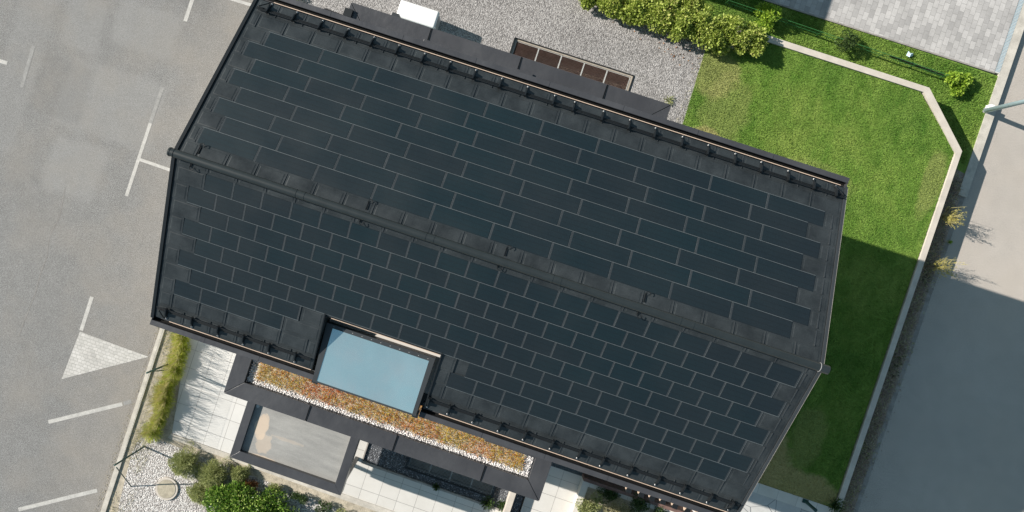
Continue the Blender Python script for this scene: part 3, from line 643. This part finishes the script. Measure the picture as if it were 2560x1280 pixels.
for k in (0, 2):
    yo, yi = (AYa, AYa + CW) if k == 0 else (AYb - CW, AYb)
    for x in cuts[k]: sm_.box(x - .008, x + .008, yo - .003, yi + .003, 2.9, AZ - .03); sm_.box(x + .009, x + .022, yo + .01, yi - .01, AZ - .02, AZ + .026)
for (cx0, cy0, sx_, sy_) in ((AX0, AYa, 1, 1), (AX1, AYa, -1, 1), (AX1, AYb, -1, -1), (AX0, AYb, 1, -1)): sm_.tube((cx0 + .02 * sx_, cy0 + .02 * sy_, AZ - .03), (cx0 + (CW - .02) * sx_, cy0 + (CW - .02) * sy_, AZ - .03), .026, 6)
sm_.build('cap_joint', 'black_metal', ext)
cv = MB(); cv.box(9.22, AX1 - .02, -5.06, -4.25, AZ - .1, AZ + .07); cv.box(4.10, 7.30, 4.3, 5.06, AZ - .1, AZ + .07); bev(cv.build('roof_cover', 'cap_metal', ext), .006)
SED = [(2.50, -5.56), (10.47, -5.56), (10.42, -4.1), (2.50, -4.1)]
MB().prism(SED, 3.045, 3.075).build('substrate', 'soil', ext)
MB().box(2.30, 10.70, -5.70, 4.94, 3.041, 3.05).build('gravel_base', 'gravel_pale', ext)
n_ = 20000; x, y = scatter(SED, n_); n_ = len(x); wob = .05 * np.sin(x * 9) + .04 * np.sin(x * 23 + 1); k = (y > -5.60 + wob + .03); x, y = x[k], y[k]; n_ = len(x)
d = np.c_[RNG.normal(size=(n_, 2)) * 1.1, np.ones(n_)]
tagit(cloud('sedum', 'leaf_sedum', np.c_[x, y, np.full(n_, 3.075) + RNG.uniform(0, .05, n_)], d, RNG.uniform(.05, .12, n_), .014, ext), kind='stuff')
def pebbles(name, poly, z, dens, r0, r1, parent=None, mat='pebble'):
    a = np.array(poly); area = abs(sum(a[i][0] * a[(i + 1) % len(a)][1] - a[(i + 1) % len(a)][0] * a[i][1] for i in range(len(a)))) / 2
    x, y = scatter(poly, int(area * dens)); mb = MB(); L = gloc(parent) if parent is not None else Vector((0, 0, 0))
    t_ = bpy.data.meshes.new('t'); bmx = bmesh.new(); bmesh.ops.create_icosphere(bmx, subdivisions=1, radius=1); vv = np.array([v_.co for v_ in bmx.verts]); ff = [[v_.index for v_ in f_.verts] for f_ in bmx.faces]; bmx.free(); bpy.data.meshes.remove(t_)
    n = len(x); V = []; F = []
    for i in range(n):
        sc = RNG.uniform(r0, r1) * np.array([RNG.uniform(.8, 1.3), RNG.uniform(.7, 1), RNG.uniform(.35, .55)]); an = RNG.uniform(0, 6.28); q_ = vv * sc
        q_ = np.c_[q_[:, 0] * math.cos(an) - q_[:, 1] * math.sin(an), q_[:, 0] * math.sin(an) + q_[:, 1] * math.cos(an), q_[:, 2]] + (x[i] - L.x, y[i] - L.y, z + RNG.uniform(0, .02) - L.z)
        b0 = len(V) * 12; V.append(q_); F += [tuple(b0 + u for u in f_) for f_ in ff]
    me = bpy.data.meshes.new(name); me.from_pydata(np.concatenate(V).tolist(), [], F); me.materials.append(M[mat]); me.update(); me.shade_smooth()
    o = bpy.data.objects.new(name, me); COL.objects.link(o); o['kind'] = 'stuff'
    if parent is not None: o.parent = parent
    return o
pebbles('pebble_strip', [(2.29, -5.70), (10.70, -5.70), (10.70, -4.6), (10.44, -4.6), (10.44, -5.44), (2.52, -5.42), (2.52, -4.2), (2.29, -4.2)], 3.052, 1700, .014, .024, ext)
pebbles('pebble_strip', [(7.4, 4.70), (10.68, 4.70), (10.68, 4.95), (7.4, 4.95)], 3.05, 700, .016, .03, ext)
# low porch roof with grey membrane
BZ = 3.0; q1, q2, q3, q4 = P(572.7, 1144, BZ), P(851.6, 1237.8, BZ), P(897, 1099, BZ), P(616, 1008, BZ)
bx0, bx1, by0, by1 = q1.x, q2.x, (q1.y + q2.y) / 2, AYa - .004
pr = MB().box(bx0 + .1, bx1 - .1, by0 + .1, by1, 2.6, BZ - .14).build('porch_roof', 'membrane', H)
wL, wR, wB = P(592, 1135, BZ).x - bx0, bx1 - P(842, 1218, BZ).x, P(630, 1155, BZ).y - by0
wL, wR, wB = .24, .25, .26
mb = MB()
def hz(pts): mb.hexa([(x, y, 2.55) for x, y in pts] + [(x, y, BZ) for x, y in pts])
hz([(bx0, by0), (bx0 + wL, by0 + wB), (bx0 + wL, by1), (bx0, by1)]); hz([(bx1 - wR, by0 + wB), (bx1, by0), (bx1, by1), (bx1 - wR, by1)]); hz([(bx0 + .003, by0), (bx1 - .003, by0), (bx1 - wR - .003, by0 + wB), (bx0 + wL + .003, by0 + wB)])
bev(mb.build('parapet_cap', 'cap_metal', pr), .005)
mb = MB().tube((bx0 + wL + .06, by1 - .13, BZ - .14), (bx0 + wL + .06, by1 - .13, BZ - .10), .05, 12).build('roof_outlet', 'galvanised', pr)
for xx in (bx0 + .12, bx1 - .12): MB().box(xx - .06, xx + .06, by0 + .06, by0 + .18, 0, 2.56).build('post', 'dark_metal', H)
MB().box(bx0 + .1, bx1 - .1, -6.19, -6.0, 0, 2.6).build('porch_wall', 'plaster', H)
# pale brackets below the lower gutter
for i, (px, py) in enumerate([(1567, 1216), (1598, 1227), (1625, 1236), (1652, 1245), (1682, 1256), (1713, 1269), (1742, 1281)]):
    p_ = P(px, py, 5.35); q = MB(); q.prism([(p_.x - .07, p_.y + .08), (p_.x + .0, p_.y - .08), (p_.x + .07, p_.y + .08)], 5.27, 5.35); q.box(p_.x - .05, p_.x + .05, p_.y + .08, -3.76, 5.27, 5.345)
    br = q.build('rafter_bracket', 'timber_pale', H); MB().box(p_.x + .03, p_.x + .15, p_.y - .14, p_.y + .04, 5.24, 5.354).build('plate', 'black_metal', br)
o = MB()
for i in range(34): x = 11.32 + i * .14; o.box(x, x + .134, -6.0, -3.8, -.02, .03)
o.build('timber_deck', 'timber_dark', H)
dp = MB().box(1.72, 1.95, 5.0, 5.22, 3.05, 3.3).tube((1.85, 4.95, 3.3), (1.85, 4.55, 5.4), .045, 10).build('downpipe', 'black_metal', H)
MB().box(3.0, 3.2, AYb + .002, AYb + .1, 2.7, 3.17).build('vent_cap', 'dark_metal', H)

# ================================================================== LIGHT WELLS
def lightwell(name, x0, x1, y0, y1, z, npan, depth, label, wall, bar):
    r = empty(name, ((x0 + x1) / 2, (y0 + y1) / 2, z), label, 'light well', 'light wells beside the house')
    mb = MB(); t_ = .05; MB().box(x0, x1, y0, y1, z - depth - .05, z - depth).build('pit_floor', 'soil_dark', r); mb.box(x0, x1, y1 - t_, y1, z - depth, z - .04); mb.box(x0, x1, y0, y0 + t_, z - depth, z - .04); mb.box(x0, x0 + t_, y0 + t_, y1 - t_, z - depth, z - .04); mb.box(x1 - t_, x1, y0 + t_, y1 - t_, z - depth, z - .04)
    mb.build('pit_wall', wall, r)
    f_ = MB(); f_.box(x0 - .02, x1 + .02, y1, y1 + .025, z - .2, z + .02); f_.box(x0 - .02, x1 + .02, y0 - .025, y0, z - .2, z + .02); f_.box(x0 - .03, x0, y0, y1, z - .2, z + .02); f_.box(x1, x1 + .03, y0, y1, z - .2, z + .02)
    f_.build('rim', 'black_metal', r)
    w_ = (x1 - x0 - .12) / npan
    for i in range(npan):
        a = x0 + .06 + i * w_; c = a + w_ - .006; q = MB(); zz = z - .09
        q.box(a, a + .014, y0 + .05, y1 - .06, zz, zz + .035); q.box(c - .014, c, y0 + .05, y1 - .06, zz, zz + .035); q.box(a, c, y0 + .05, y0 + .06, zz, zz + .03); q.box(a, c, y1 - .07, y1 - .06, zz, zz + .03)
        p_ = q.build('grating', bar, r); g_ = MB(); k = 0; xx = a + .045
        while xx < c - .02: g_.box(xx, xx + .005, y0 + .06, y1 - .07, zz + .002, zz + .026); xx += .044
        yy = y0 + .09
        while yy < y1 - .08: g_.box(a + .022, c - .022, yy, yy + .005, zz + .01, zz + .029); yy += .044
        g_.build('bars', 'corten' if bar == 'galvanised' else 'grey_plastic', p_)
    return r
lightwell('light_well', 6.37, 10.26, 5.9, 6.56, ZL, 5, 1.5, 'sunlit light well with five galvanised gratings in the grey gravel', 'pit_concrete', 'galvanised')
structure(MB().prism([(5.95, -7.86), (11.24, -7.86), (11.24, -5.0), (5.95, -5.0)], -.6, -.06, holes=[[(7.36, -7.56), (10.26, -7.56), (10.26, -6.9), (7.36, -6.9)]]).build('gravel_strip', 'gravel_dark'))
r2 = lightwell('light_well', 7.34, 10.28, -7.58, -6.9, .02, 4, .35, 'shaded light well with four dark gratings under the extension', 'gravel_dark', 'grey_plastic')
o = MB().box(5.92, 11.28, -7.92, -7.86, -.3, .012).box(5.91, 5.95, -7.86, -5, -.3, .012).build('edging_strip', 'dark_kerb'); tagit(o, 'dark edging strip framing the shaded gravel strip below the extension', 'edging')
w1 = P(1283, 1230, .35); o = MB().box(w1.x - .09, w1.x + .09, -9.5, w1.y + .6, 0, .45).build('low_wall', 'pale_wall_cap'); tagit(o, 'short white garden wall at the right end of the shaded gravel', 'wall')

# ================================================================== OBJECTS
# heat pump
hp = empty('heat_pump', (3.35, 6.13, ZL), 'white outdoor heat pump unit standing on gravel behind the extension', 'heat pump')
b_ = MB().box(2.73, 3.97, 5.86, 6.40, ZL + .1, ZL + .95).build('casing', 'white_plastic', hp); bev(b_, .06, 4)
fg = MB().tube((3.1, 6.401, ZL + .52), (3.1, 6.42, ZL + .52), .3, 24).build('fan_grille', 'grey_plastic', hp)
for xx in (2.9, 3.7): MB().box(xx, xx + .08, 5.9, 6.36, ZL, ZL + .1).build('foot', 'grey_plastic', hp)
MB().box(3.965, 3.985, 5.95, 6.3, ZL + .25, ZL + .8).build('side_panel', 'grey_plastic', hp)
# manhole
mc = P(418, 1221, -.02); mh = empty('manhole', mc, 'round beige concrete manhole cover set in pale pebbles', 'manhole')
def disc(r, z0, z1, c, n=40): return MB().prism([(c.x + r * math.cos(2 * math.pi * k / n), c.y + r * math.sin(2 * math.pi * k / n)) for k in range(n)], z0, z1)
disc(.37, -.1, .035, mc).build('ring', 'pale_wall_cap', mh); disc(.31, -.1, .04, mc).build('groove', 'dark_kerb', mh); disc(.30, -.1, .046, mc).build('lid', 'manhole', mh)
# chain link fence
fb, fa = P(362, 1116, -.03), P(428, 907, -.03)
cf = empty('chain_link_fence', (fb.x, fb.y, 0), 'green chain link fence with steel posts beside the white slabs', 'fence')
dirf = (fa - fb).normalized(); far = fa + dirf * 2.4
hF = {0: 1.95, 1: 1.72, 2: 1.72}
for q_, h_ in ((fb, 1.95), (fa, 1.72), (far, 1.72)): MB().tube((q_.x, q_.y, -.1), (q_.x, q_.y, h_), .028, 10).build('post', 'green_steel', cf)
bb = P(328, 1216, -.03); MB().tube((bb.x, bb.y, -.03), (fb.x + (bb.x - fb.x) * .1, fb.y + (bb.y - fb.y) * .1, 1.75), .018, 8).build('brace', 'green_steel', cf)
bb = fa + Vector((-.35, .55, 0)); MB().tube((fa.x + .12, fa.y - .18, .0), (fa.x, fa.y, 1.5), .018, 8).build('brace', 'green_steel', cf)
mb = MB(); Lf = (far - fb).length; Hf = 1.5; st = .09
def fp(u, v_): q_ = fb + dirf * u; return (q_.x, q_.y, v_)
k = -Hf
while k < Lf:
    for sgn in (1, -1):
        u0, u1 = k, k + Hf; v0, v1 = .03, .03 + Hf
        if sgn < 0: v0, v1 = v1, v0
        if u0 < 0: v0 = v0 + sgn * (-u0); u0 = 0
        if u1 > Lf: v1 = v1 - sgn * (u1 - Lf); u1 = Lf
        if u1 - u0 > .02: mb.tube(fp(u0, v0), fp(u1, v1), .0016, 3, cap=False)
    k += st
for hh_ in (.05, .8, 1.53): mb.tube(fp(0, hh_), fp(Lf, hh_), .0025, 4)
mb.build('wire_mesh', 'green_steel', cf)
# green garden fence on the verge
g0, g1, g2 = P(1822, 0, ZB + .5), P(2160, 112, ZB + .5), P(2372, 187, ZB + .5)
gf = empty('wire_fence', (g1.x, g1.y, ZB), 'thin bright green wire fence along the grass verge', 'fence')
for i in range(8):
    x = g0.x + (g2.x - g0.x) * i / 7; y = g0.y + (g2.y - g0.y) * i / 7; MB().tube((x, y, ZB), (x, y, ZB + .5), .012, 6).build('post', 'fence_green', gf)
mb = MB()
for h_ in (.48, .24): mb.tube((g0.x, g0.y, ZB + h_), (g2.x, g2.y, ZB + h_), .008, 6)
for i in range(45): x = g0.x + (g2.x - g0.x) * i / 44; y = g0.y + (g2.y - g0.y) * i / 44; mb.tube((x, y, ZB + .02), (x, y, ZB + .48), .003, 4)
mb.build('wires', 'fence_green', gf)
tb_ = P(2222, 141, ZB); te = P(2380, 200, ZB); mb = MB()
n1 = (te - tb_).normalized(); n2 = Vector((-n1.y, n1.x, 0))
o = MB().hexa([tuple(tb_ - n2 * .02), tuple(te - n2 * .02), tuple(te + n2 * .02), tuple(tb_ + n2 * .02), tuple(tb_ - n2 * .012 + Vector((0, 0, .12))), tuple(te - n2 * .012 + Vector((0, 0, .16))), tuple(te + n2 * .012 + Vector((0, 0, .16))), tuple(tb_ + n2 * .012 + Vector((0, 0, .12)))]).build('shadow_strip', 'black_metal', gf)  # added black strip standing in for a cast shadow line on the grass
# lamp post
lb = P(2464, 277, ZB); lp = empty('lamp_post', lb, 'tall pale blue street lamp post at the road kerb', 'lamp post')
MB().tube(lb, lb + Vector((0, 0, 6.0)), .075, 16, .05).build('pole', 'pole_blue', lp, smooth=True)
MB().tube(lb + Vector((0, 0, 5.95)), lb + Vector((1.3, 0, 6.1)), .035, 10).build('arm', 'pole_blue', lp)
bev(MB().box(lb.x + 1.2, lb.x + 1.8, lb.y - .14, lb.y + .14, ZB + 6.02, ZB + 6.14).build('lamp_head', 'grey_plastic', lp), .03)
MB().box(lb.x - .05, lb.x + .07, lb.y + .06, lb.y + .16, ZB, ZB + .28).build('junction_box', 'white_plastic', lp)
MB().tube(lb, lb + Vector((0, 0, .03)), .10, 16).build('base_flange', 'grey_plastic', lp)
# bollard lamp
bl = P(2012, 1252, ZL); bo = empty('bollard_lamp', bl, 'short dark bollard lamp on the pale edging by the honeycomb slabs', 'lamp')
MB().box(bl.x - .09, bl.x + .09, bl.y - .06, bl.y + .06, ZL, ZL + .06).build('base', 'green_steel', bo); MB().tube(bl, bl + Vector((0, 0, .72)), .05, 12).build('stem', 'green_steel', bo); MB().tube(bl + Vector((0, 0, .72)), bl + Vector((0, 0, .80)), .055, 12).build('lamp_cap', 'green_steel', bo)
# plastic scrap
sc_ = P(2274, 137, ZB + .06); mb = MB(); q_ = [Vector((-.10, -.05, 0)), Vector((.0, -.09, .05)), Vector((.11, .0, .0)), Vector((.07, .06, .06)), Vector((-.02, .05, .02)), Vector((-.09, .09, .05)), Vector((0, 0, .07))]
for k in range(6): mb.face([sc_ + q_[6], sc_ + q_[k], sc_ + q_[(k + 1) % 6]])
for k in range(6): a, c = q_[k], q_[(k + 1) % 6]; mb.face([sc_ + a, sc_ + a * .8 - Vector((0, 0, .03)), sc_ + c * .8 - Vector((0, 0, .03)), sc_ + c])
tagit(mb.build('plastic_scrap', 'pole_blue'), 'small crumpled pale blue scrap lying on the grass verge', 'litter')
# neighbouring house off the top edge (its shadow falls on the verge and drive)
nb_c = P(2059, 80, ZB); Ln = 4.2 / math.tan(rad(SUN_EL)); nx = nb_c.x - Ln * math.cos(rad(SUN_AZ - 180)); ny = nb_c.y + .33
nh = empty('neighbouring_house', (nx - 3, ny + 3, ZB), 'pale neighbouring house beyond the paved drive', 'house')
MB().box(nx - 6.6, nx - .4, ny + 2.2, ny + 8, ZB, ZB + 3.9).build('wall', 'plaster', nh)
MB().box(nx - 7, nx, ny, ny + 8.4, ZB + 4.0, ZB + 4.2).build('roof', 'dark_metal', nh)
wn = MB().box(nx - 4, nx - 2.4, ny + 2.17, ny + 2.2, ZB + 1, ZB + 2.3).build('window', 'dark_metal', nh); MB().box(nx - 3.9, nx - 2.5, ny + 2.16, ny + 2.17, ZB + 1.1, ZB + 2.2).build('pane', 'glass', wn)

# ================================================================== PLANTS
def dirs(n): d = RNG.normal(size=(n, 3)); return d / np.linalg.norm(d, axis=1, keepdims=True)
def shrub(name, loc, rx, ry, h, n, ln, wd, mat, label, cat, group=None, lumps=9, stems=6, seed=None, shell=.55):
    r = empty(name, loc, label, cat, group); L = np.array(loc)
    st = MB()
    cen = []
    for k in range(lumps):
        a = RNG.uniform(0, 6.28); q = math.sqrt(RNG.uniform(0, 1)); cen.append((math.cos(a) * q * rx * .68, math.sin(a) * q * ry * .68, h * RNG.uniform(.35, .8) * (1 - .35 * q)))
    for c in cen[:stems]: st.tube(L, L + np.array(c), .012, 5, .005)
    st.build('stem', 'bark', r)
    cen = np.array(cen); w_ = RNG.uniform(.28, .5, lumps) if lumps < 15 else RNG.uniform(.14, .34, lumps); k = RNG.integers(0, lumps, n); d = dirs(n); d[:, 2] = np.abs(d[:, 2]) * .9 + d[:, 2] * .1
    rr = RNG.uniform(0, 1, n) ** (1 / 3.) * (1 - shell) + shell * (1 + RNG.normal(size=n) * .10)
    sc = np.c_[w_[k] * rx, w_[k] * ry, w_[k] * min(h, (rx + ry) / 2) * .9]
    p = cen[k] + d * rr[:, None] * sc; p[:, 2] = np.maximum(p[:, 2], .02)
    nd = d + RNG.normal(size=(n, 3)) * .7; nd[:, 2] += .25
    cloud('leaves', mat, p + L, nd, RNG.uniform(.6, 1.3, n) * ln, RNG.uniform(.7, 1.2, n) * wd, r)
    return r
def spray(name, loc, r_, h, n, mat, label, cat, group=None, wd=.008, stem='straw', leaves=0):
    """grass like clump: arching blades from one foot"""
    rt = empty(name, loc, label, cat, group); L = np.array(loc); a = RNG.uniform(0, 6.28, n); q = RNG.uniform(0, 1, n) ** .7
    base = np.c_[np.cos(a) * r_ * .35 * RNG.uniform(0, 1, n), np.sin(a) * r_ * .35 * RNG.uniform(0, 1, n), np.zeros(n)]; tip = np.c_[np.cos(a) * r_ * q, np.sin(a) * r_ * q, h * (1.05 - .5 * q) * RNG.uniform(.6, 1.1, n)]
    mid = base + (tip - base) * .55; mid[:, 2] = tip[:, 2] * .8
    d1 = mid - base; d2 = tip - mid
    cloud('blades', mat, np.concatenate([base + L, mid + L]), np.concatenate([d1, d2]), np.concatenate([np.linalg.norm(d1, axis=1) * 1.05, np.linalg.norm(d2, axis=1) * 1.3]), wd, rt, .12)
    return rt
# hedge along the gravel
for i, (px, py, rx, ry, h) in enumerate([(1490, -14, .55, .5, .7), (1545, 2, .6, .5, .75), (1600, 20, .6, .55, .8), (1655, 30, .62, .6, .85), (1700, 62, .62, .6, .9), (1752, 58, .65, .62, .95), (1790, 88, .6, .55, .9), (1845, 82, .66, .6, .95), (1880, 105, .45, .5, .85), (1640, -12, .6, .5, .7), (1720, 5, .6, .5, .7)]):
    p_ = P(px, py, ZL + .45); shrub('hedge_shrub', (p_.x, p_.y, ZL - .02), rx * 1.18, ry * 1.12, h, 4000, .085, .06, 'leaf_hedge', ['leftmost yellow green hedge shrub at the top edge of the gravel', 'second yellow green hedge shrub from the left above the gravel', 'third yellow green hedge shrub from the left above the gravel', 'yellow green hedge shrub in the middle of the hedge front', 'yellow green hedge shrub just right of the hedge middle', 'tall rounded hedge shrub behind the gravel corner', 'yellow green hedge shrub where gravel meets lawn', 'large rounded hedge shrub near the lawn end of the hedge', 'small end shrub of the hedge beside the pale wall', 'hedge shrub in the back row above the middle of the hedge', 'hedge shrub in the back row next to the grass verge'][i], 'shrub', 'shrubs of the hedge along the gravel', lumps=26)
# trees / small shrubs on the verge
p_ = P(1928, 42, ZB + .3); shrub('small_shrub', (p_.x, p_.y, ZB), .52, .52, .7, 1500, .085, .045, 'leaf_bright', 'bright lime shrub beside the end of the hedge', 'shrub', lumps=7)
p_ = P(2115, 106, ZB + .3); shrub('small_shrub', (p_.x, p_.y, ZB), .44, .44, .7, 1300, .06, .03, 'leaf_dark', 'dark green shrub in the middle of the grass verge', 'shrub', lumps=7)
p_ = P(2397, 203, ZB + .3); shrub('small_shrub', (p_.x, p_.y, ZB), .42, .40, .6, 1300, .10, .06, 'leaf_bright', 'bright green shrub at the road end of the grass verge', 'shrub', lumps=7)
# wispy shrubs in the roadside bed
for (px, py, lab) in ((2378, 538, 'wispy yellow shrub leaning out of the bed, upper of the two by the road'), (2358, 662, 'wispy yellow shrub by the road, just above the roof shadow')):
    p_ = P(px - 8, py + 4, ZB + .3); sp_ = spray('wispy_shrub', (p_.x, p_.y, ZB), .42, .95, 26, 'leaf_yellow', lab, 'shrub', 'wispy shrubs in the roadside bed', .005)
    L = np.array([p_.x, p_.y, ZB]); mb = MB(); n = 620; tw = []
    for i in range(34):
        a = RNG.uniform(0, 6.28); q = RNG.uniform(.2, 1); tip = L + np.array([math.cos(a) * .42 * q, math.sin(a) * .42 * q, 1.0 * RNG.uniform(.6, 1.1)]); md_ = L + (tip - L) * .5 + RNG.normal(size=3) * .06; mb.tube(L, md_, .005, 4, .004); mb.tube(md_, tip + RNG.normal(size=3) * .05, .004, 4, .002); tw.append(tip)
    mb.build('stem', 'straw', sp_)
    tw = np.array(tw); k = RNG.integers(0, len(tw), n); f = RNG.uniform(.5, 1, n)[:, None]; c = L + (tw[k] - L) * f
    cloud('leaves', 'leaf_yellow', c, dirs(n), RNG.uniform(.03, .06, n), .018, sp_)
p_ = P(2379, 605, ZRd + .2); spray('weed_tuft', (p_.x, p_.y, ZRd + .05), .08, .15, 60, 'leaf_bright', 'tiny lime green weed growing at the shaded kerb', 'plant', wd=.02)
# ornamental grass row
gp = [(452, 842), (448, 868), (440, 895), (434, 925), (424, 950), (414, 975), (408, 1003), (398, 1030), (390, 1055), (380, 1080)]
gl = ['topmost clump of green ornamental grass, touching the gutter', 'second grass clump from the gutter, pale stalks curling over it', 'third grass clump from the gutter at the slab edge', 'brownish grass clump at the foot of the fence post', 'grass clump just below the fence post', 'yellow green grass clump level with the corner of the flat roof', 'grass clump beside the denser twig shadow on the slabs', 'yellow grass clump four from the lower end of the row', 'third grass clump from the lower end of the row', 'lowest clump of ornamental grass at the corner of the slabs']
for i, (px, py) in enumerate(gp):
    px += RNG.uniform(-6, 5)
    p_ = P(px, py, .25); GR = spray('ornamental_grass', (p_.x, p_.y, -.03), RNG.uniform(.28, .44), RNG.uniform(.3, .6), 1300, 'leaf_fescue', gl[i], 'grass clump', 'row of ornamental grass beside the slabs', .010)
    L = np.array([p_.x, p_.y, 0])
    mb = MB()
    for j in range(46 if i not in (5, 6) else 90):
        a = RNG.uniform(0, 6.28); q = RNG.uniform(.1, 1) ** .6; t1 = L + np.array([math.cos(a) * .30 * q, math.sin(a) * .34 * q, RNG.uniform(.5, 1.15)]); t0 = L + (t1 - L) * .35; mb.tube(t0, t1, .0045, 3, .002, False)
        t2 = t1 + RNG.normal(size=3) * (.07, .07, .05); mb.tube(t0 + (t1 - t0) * .6, t2, .003, 3, .002, False)
    mb.build('twigs', 'straw', GR)
# weeds in the strip beside the kerb
tagit(tufts('weeds', 'leaf_weed', [(-1.5, -14), (-.9, -14), (-.75, -9), (-.85, -5.4), (-.85, -4), (-1.5, -4)], -.03, 420, .11, .012, 1.2, noise=lambda x, y: np.sin(x * 4.1 + y * 1.9) + np.sin(y * 3.1 + 1) + RNG.normal(size=len(x)) * .5 > -.1), kind='stuff')
mg = [(-1.98, -14), (-1.72, -14), (-1.72, -4.6), (-1.86, -4.6)]
pebbles('gravel_crumbs', mg, -.02, 500, .005, .013, mat='soil')
pebbles('gravel_crumbs', [(21.2, -9), (21.75, -9), (21.7, 3), (21.3, 3)], ZRd, 60, .006, .016, mat='soil_dark')
# lavender and laurel at the lower left
for (px, py, rx, ry, h, lab) in ((462, 1158, .48, .48, .6, 'grey green feathery lavender bush nearest the manhole'), (532, 1188, .50, .50, .6, 'grey green feathery lavender bush between its neighbour and the laurel'), (596, 1188, .28, .26, .4, 'smallest grey green lavender bush at the slab edge'), (500, 1235, .40, .35, .45, 'grey green lavender bush half under the laurel')):
    p_ = P(px, py, .3); rt = spray('lavender_bush', (p_.x, p_.y, -.02), rx * 1.0, h, 1500, 'leaf_lavender', lab, 'shrub', 'lavender bushes by the pebble bed', .012)
    n = 3600; a = RNG.uniform(0, 6.28, n); q = np.sqrt(RNG.uniform(0, 1, n)) * (1 + .28 * np.sin(3 * a + px) + .18 * np.sin(7 * a + py)); c = np.c_[p_.x + np.cos(a) * q * rx, p_.y + np.sin(a) * q * ry, h * (1 - .55 * q ** 2) * RNG.uniform(.6, 1.05, n)]
    cloud('leaves', 'leaf_lavender', c, np.c_[np.cos(a), np.sin(a), np.full(n, 1.2)] + RNG.normal(size=(n, 3)) * .6, RNG.uniform(.05, .10, n), .012, rt)
p_ = P(628, 1300, .5); shrub('laurel_bush', (p_.x, p_.y, -.02), 1.95, 1.35, 1.0, 17000, .11, .045, 'leaf_laurel', 'large glossy bright green laurel bush at the lower edge', 'shrub', lumps=44, stems=12)
for (px, py, r_, m_, lab) in ((622, 1212, .2, 'leaf_orange', 'low orange leaved ground plant between lavender and slabs'), (698, 1222, .24, 'leaf_lavender', 'small grey green bush right of the orange ground plant'), (752, 1246, .24, 'leaf_dark', 'dark bushy plant behind the laurel near the slabs'), (806, 1268, .26, 'leaf_dark', 'dark plant at the lower edge right of the laurel'), (862, 1286, .24, 'leaf_lavender', 'rightmost small bush of the bed at the lower edge')):
    p_ = P(px, py, .15); shrub('bed_plant', (p_.x, p_.y, -.02), r_ * 1.5, r_, .32, 1100, .055, .02, m_, lab, 'plant', 'small plants along the concrete band', lumps=6, stems=3)
LT = [(9.0, 8.0), (12.1, 7.2), (12.1, 8.6), (9.0, 9.2)]
tagit(tufts('leaf_litter', 'leaf_orange', LT, ZL, 22, .06, .04, 3.0), kind='stuff')
tagit(tufts('leaf_litter', 'leaf_weed', [(11.95, 5.5), (12.25, 5.5), (12.2, 8.2), (11.95, 8.2)], ZL - .005, 260, .06, .012, 1.2), kind='stuff')
tagit(tufts('weeds', 'leaf_weed', [(-1.9, -14), (-1.7, -14), (-1.7, -4.6), (-1.82, -4.6)], -.02, 120, .06, .012, 1.6), kind='stuff')
tagit(tufts('weeds', 'leaf_bed', [(21.15, -7), (21.52, -7), (21.5, 6), (21.2, 6)], ZB - .03, 500, .12, .016, 1.6, noise=lambda x, y: np.sin(y * 2.1) + np.sin(y * 5.3 + 2) + RNG.normal(size=len(x)) * .5 > .2), kind='stuff')
# ferns by the shaded gravel
for (px, py, r_, lab) in ((1091, 1216, .14, 'small dark weed on the edge of the shaded gravel'), (1218, 1256, .26, 'leafy dark fern at the right end of the shaded gravel'), (1255, 1262, .22, 'fern against the white wall end by the shaded gravel')):
    p_ = P(px, py, .0); spray('fern', (p_.x, p_.y, -.05), r_, .25, 120, 'leaf_dark', lab, 'plant', wd=.03)
p_ = P(2087, 1262, ZL); spray('fern', (p_.x, p_.y, ZL), .28, .3, 110, 'leaf_dark', 'dark fern at the lower corner of the lawn', 'plant', wd=.035)
# planter under the lower right gutter
c0 = P(1459, 1199, .4); pl = empty('planter', (c0.x + 2, c0.y - .6, 0), 'raised stone planter with mixed shrubs below the lower gutter', 'planter')
x0_, y1_ = c0.x, c0.y
MB().box(x0_, x0_ + .2, y1_ - 3, y1_, 0, .4).box(x0_ + .2, x0_ + 5, y1_ - .17, y1_, 0, .4).build('rim_wall', 'coping', pl)
MB().box(x0_ + .2, x0_ + 5, y1_ - 3, y1_ - .17, 0, .25).build('soil_bed', 'soil', pl)
MB().box(x0_ - .02, x0_ + 5.5, y1_ + .0, y1_ + .1, 0, .55).build('corten_edge', 'corten', pl)
for (px, py, r_, h, m_, n_, ln, lab) in ((1480, 1262, .45, .5, 'leaf_lavender', 2200, .06, 'grey green shrub in the planter nearest its left wall'), (1520, 1236, .38, .4, 'leaf_dark', 1500, .05, 'dark brownish shrub against the back rim of the planter'), (1545, 1286, .5, .5, 'leaf_weed', 2400, .06, 'straw coloured shrub in the middle of the planter'), (1592, 1262, .36, .55, 'leaf_dark', 1500, .06, 'dark green shrub at the right of the planter'), (1640, 1290, .4, .4, 'leaf_dark', 1200, .06, 'dark low shrub at the far right of the planter')):
    p_ = P(px, py, .5); shrub('planter_shrub', (p_.x, p_.y, .25), r_, r_, h, n_, ln, .025, m_, lab, 'shrub', 'shrubs in the raised planter', lumps=9, stems=4)
p_ = P(729, -8, ZL + .3); shrub('small_shrub', (p_.x, p_.y, ZL), .25, .25, .5, 500, .06, .03, 'leaf_bright', 'green shrub tip above the top left gutter corner', 'shrub', lumps=4)
# weeds in the gravel
p_ = P(1672, 250, ZL); spray('weed_tuft', (p_.x, p_.y, ZL), .2, .12, 60, 'leaf_lavender', 'pale weed growing from the gravel near the parapet corner', 'plant', wd=.02)
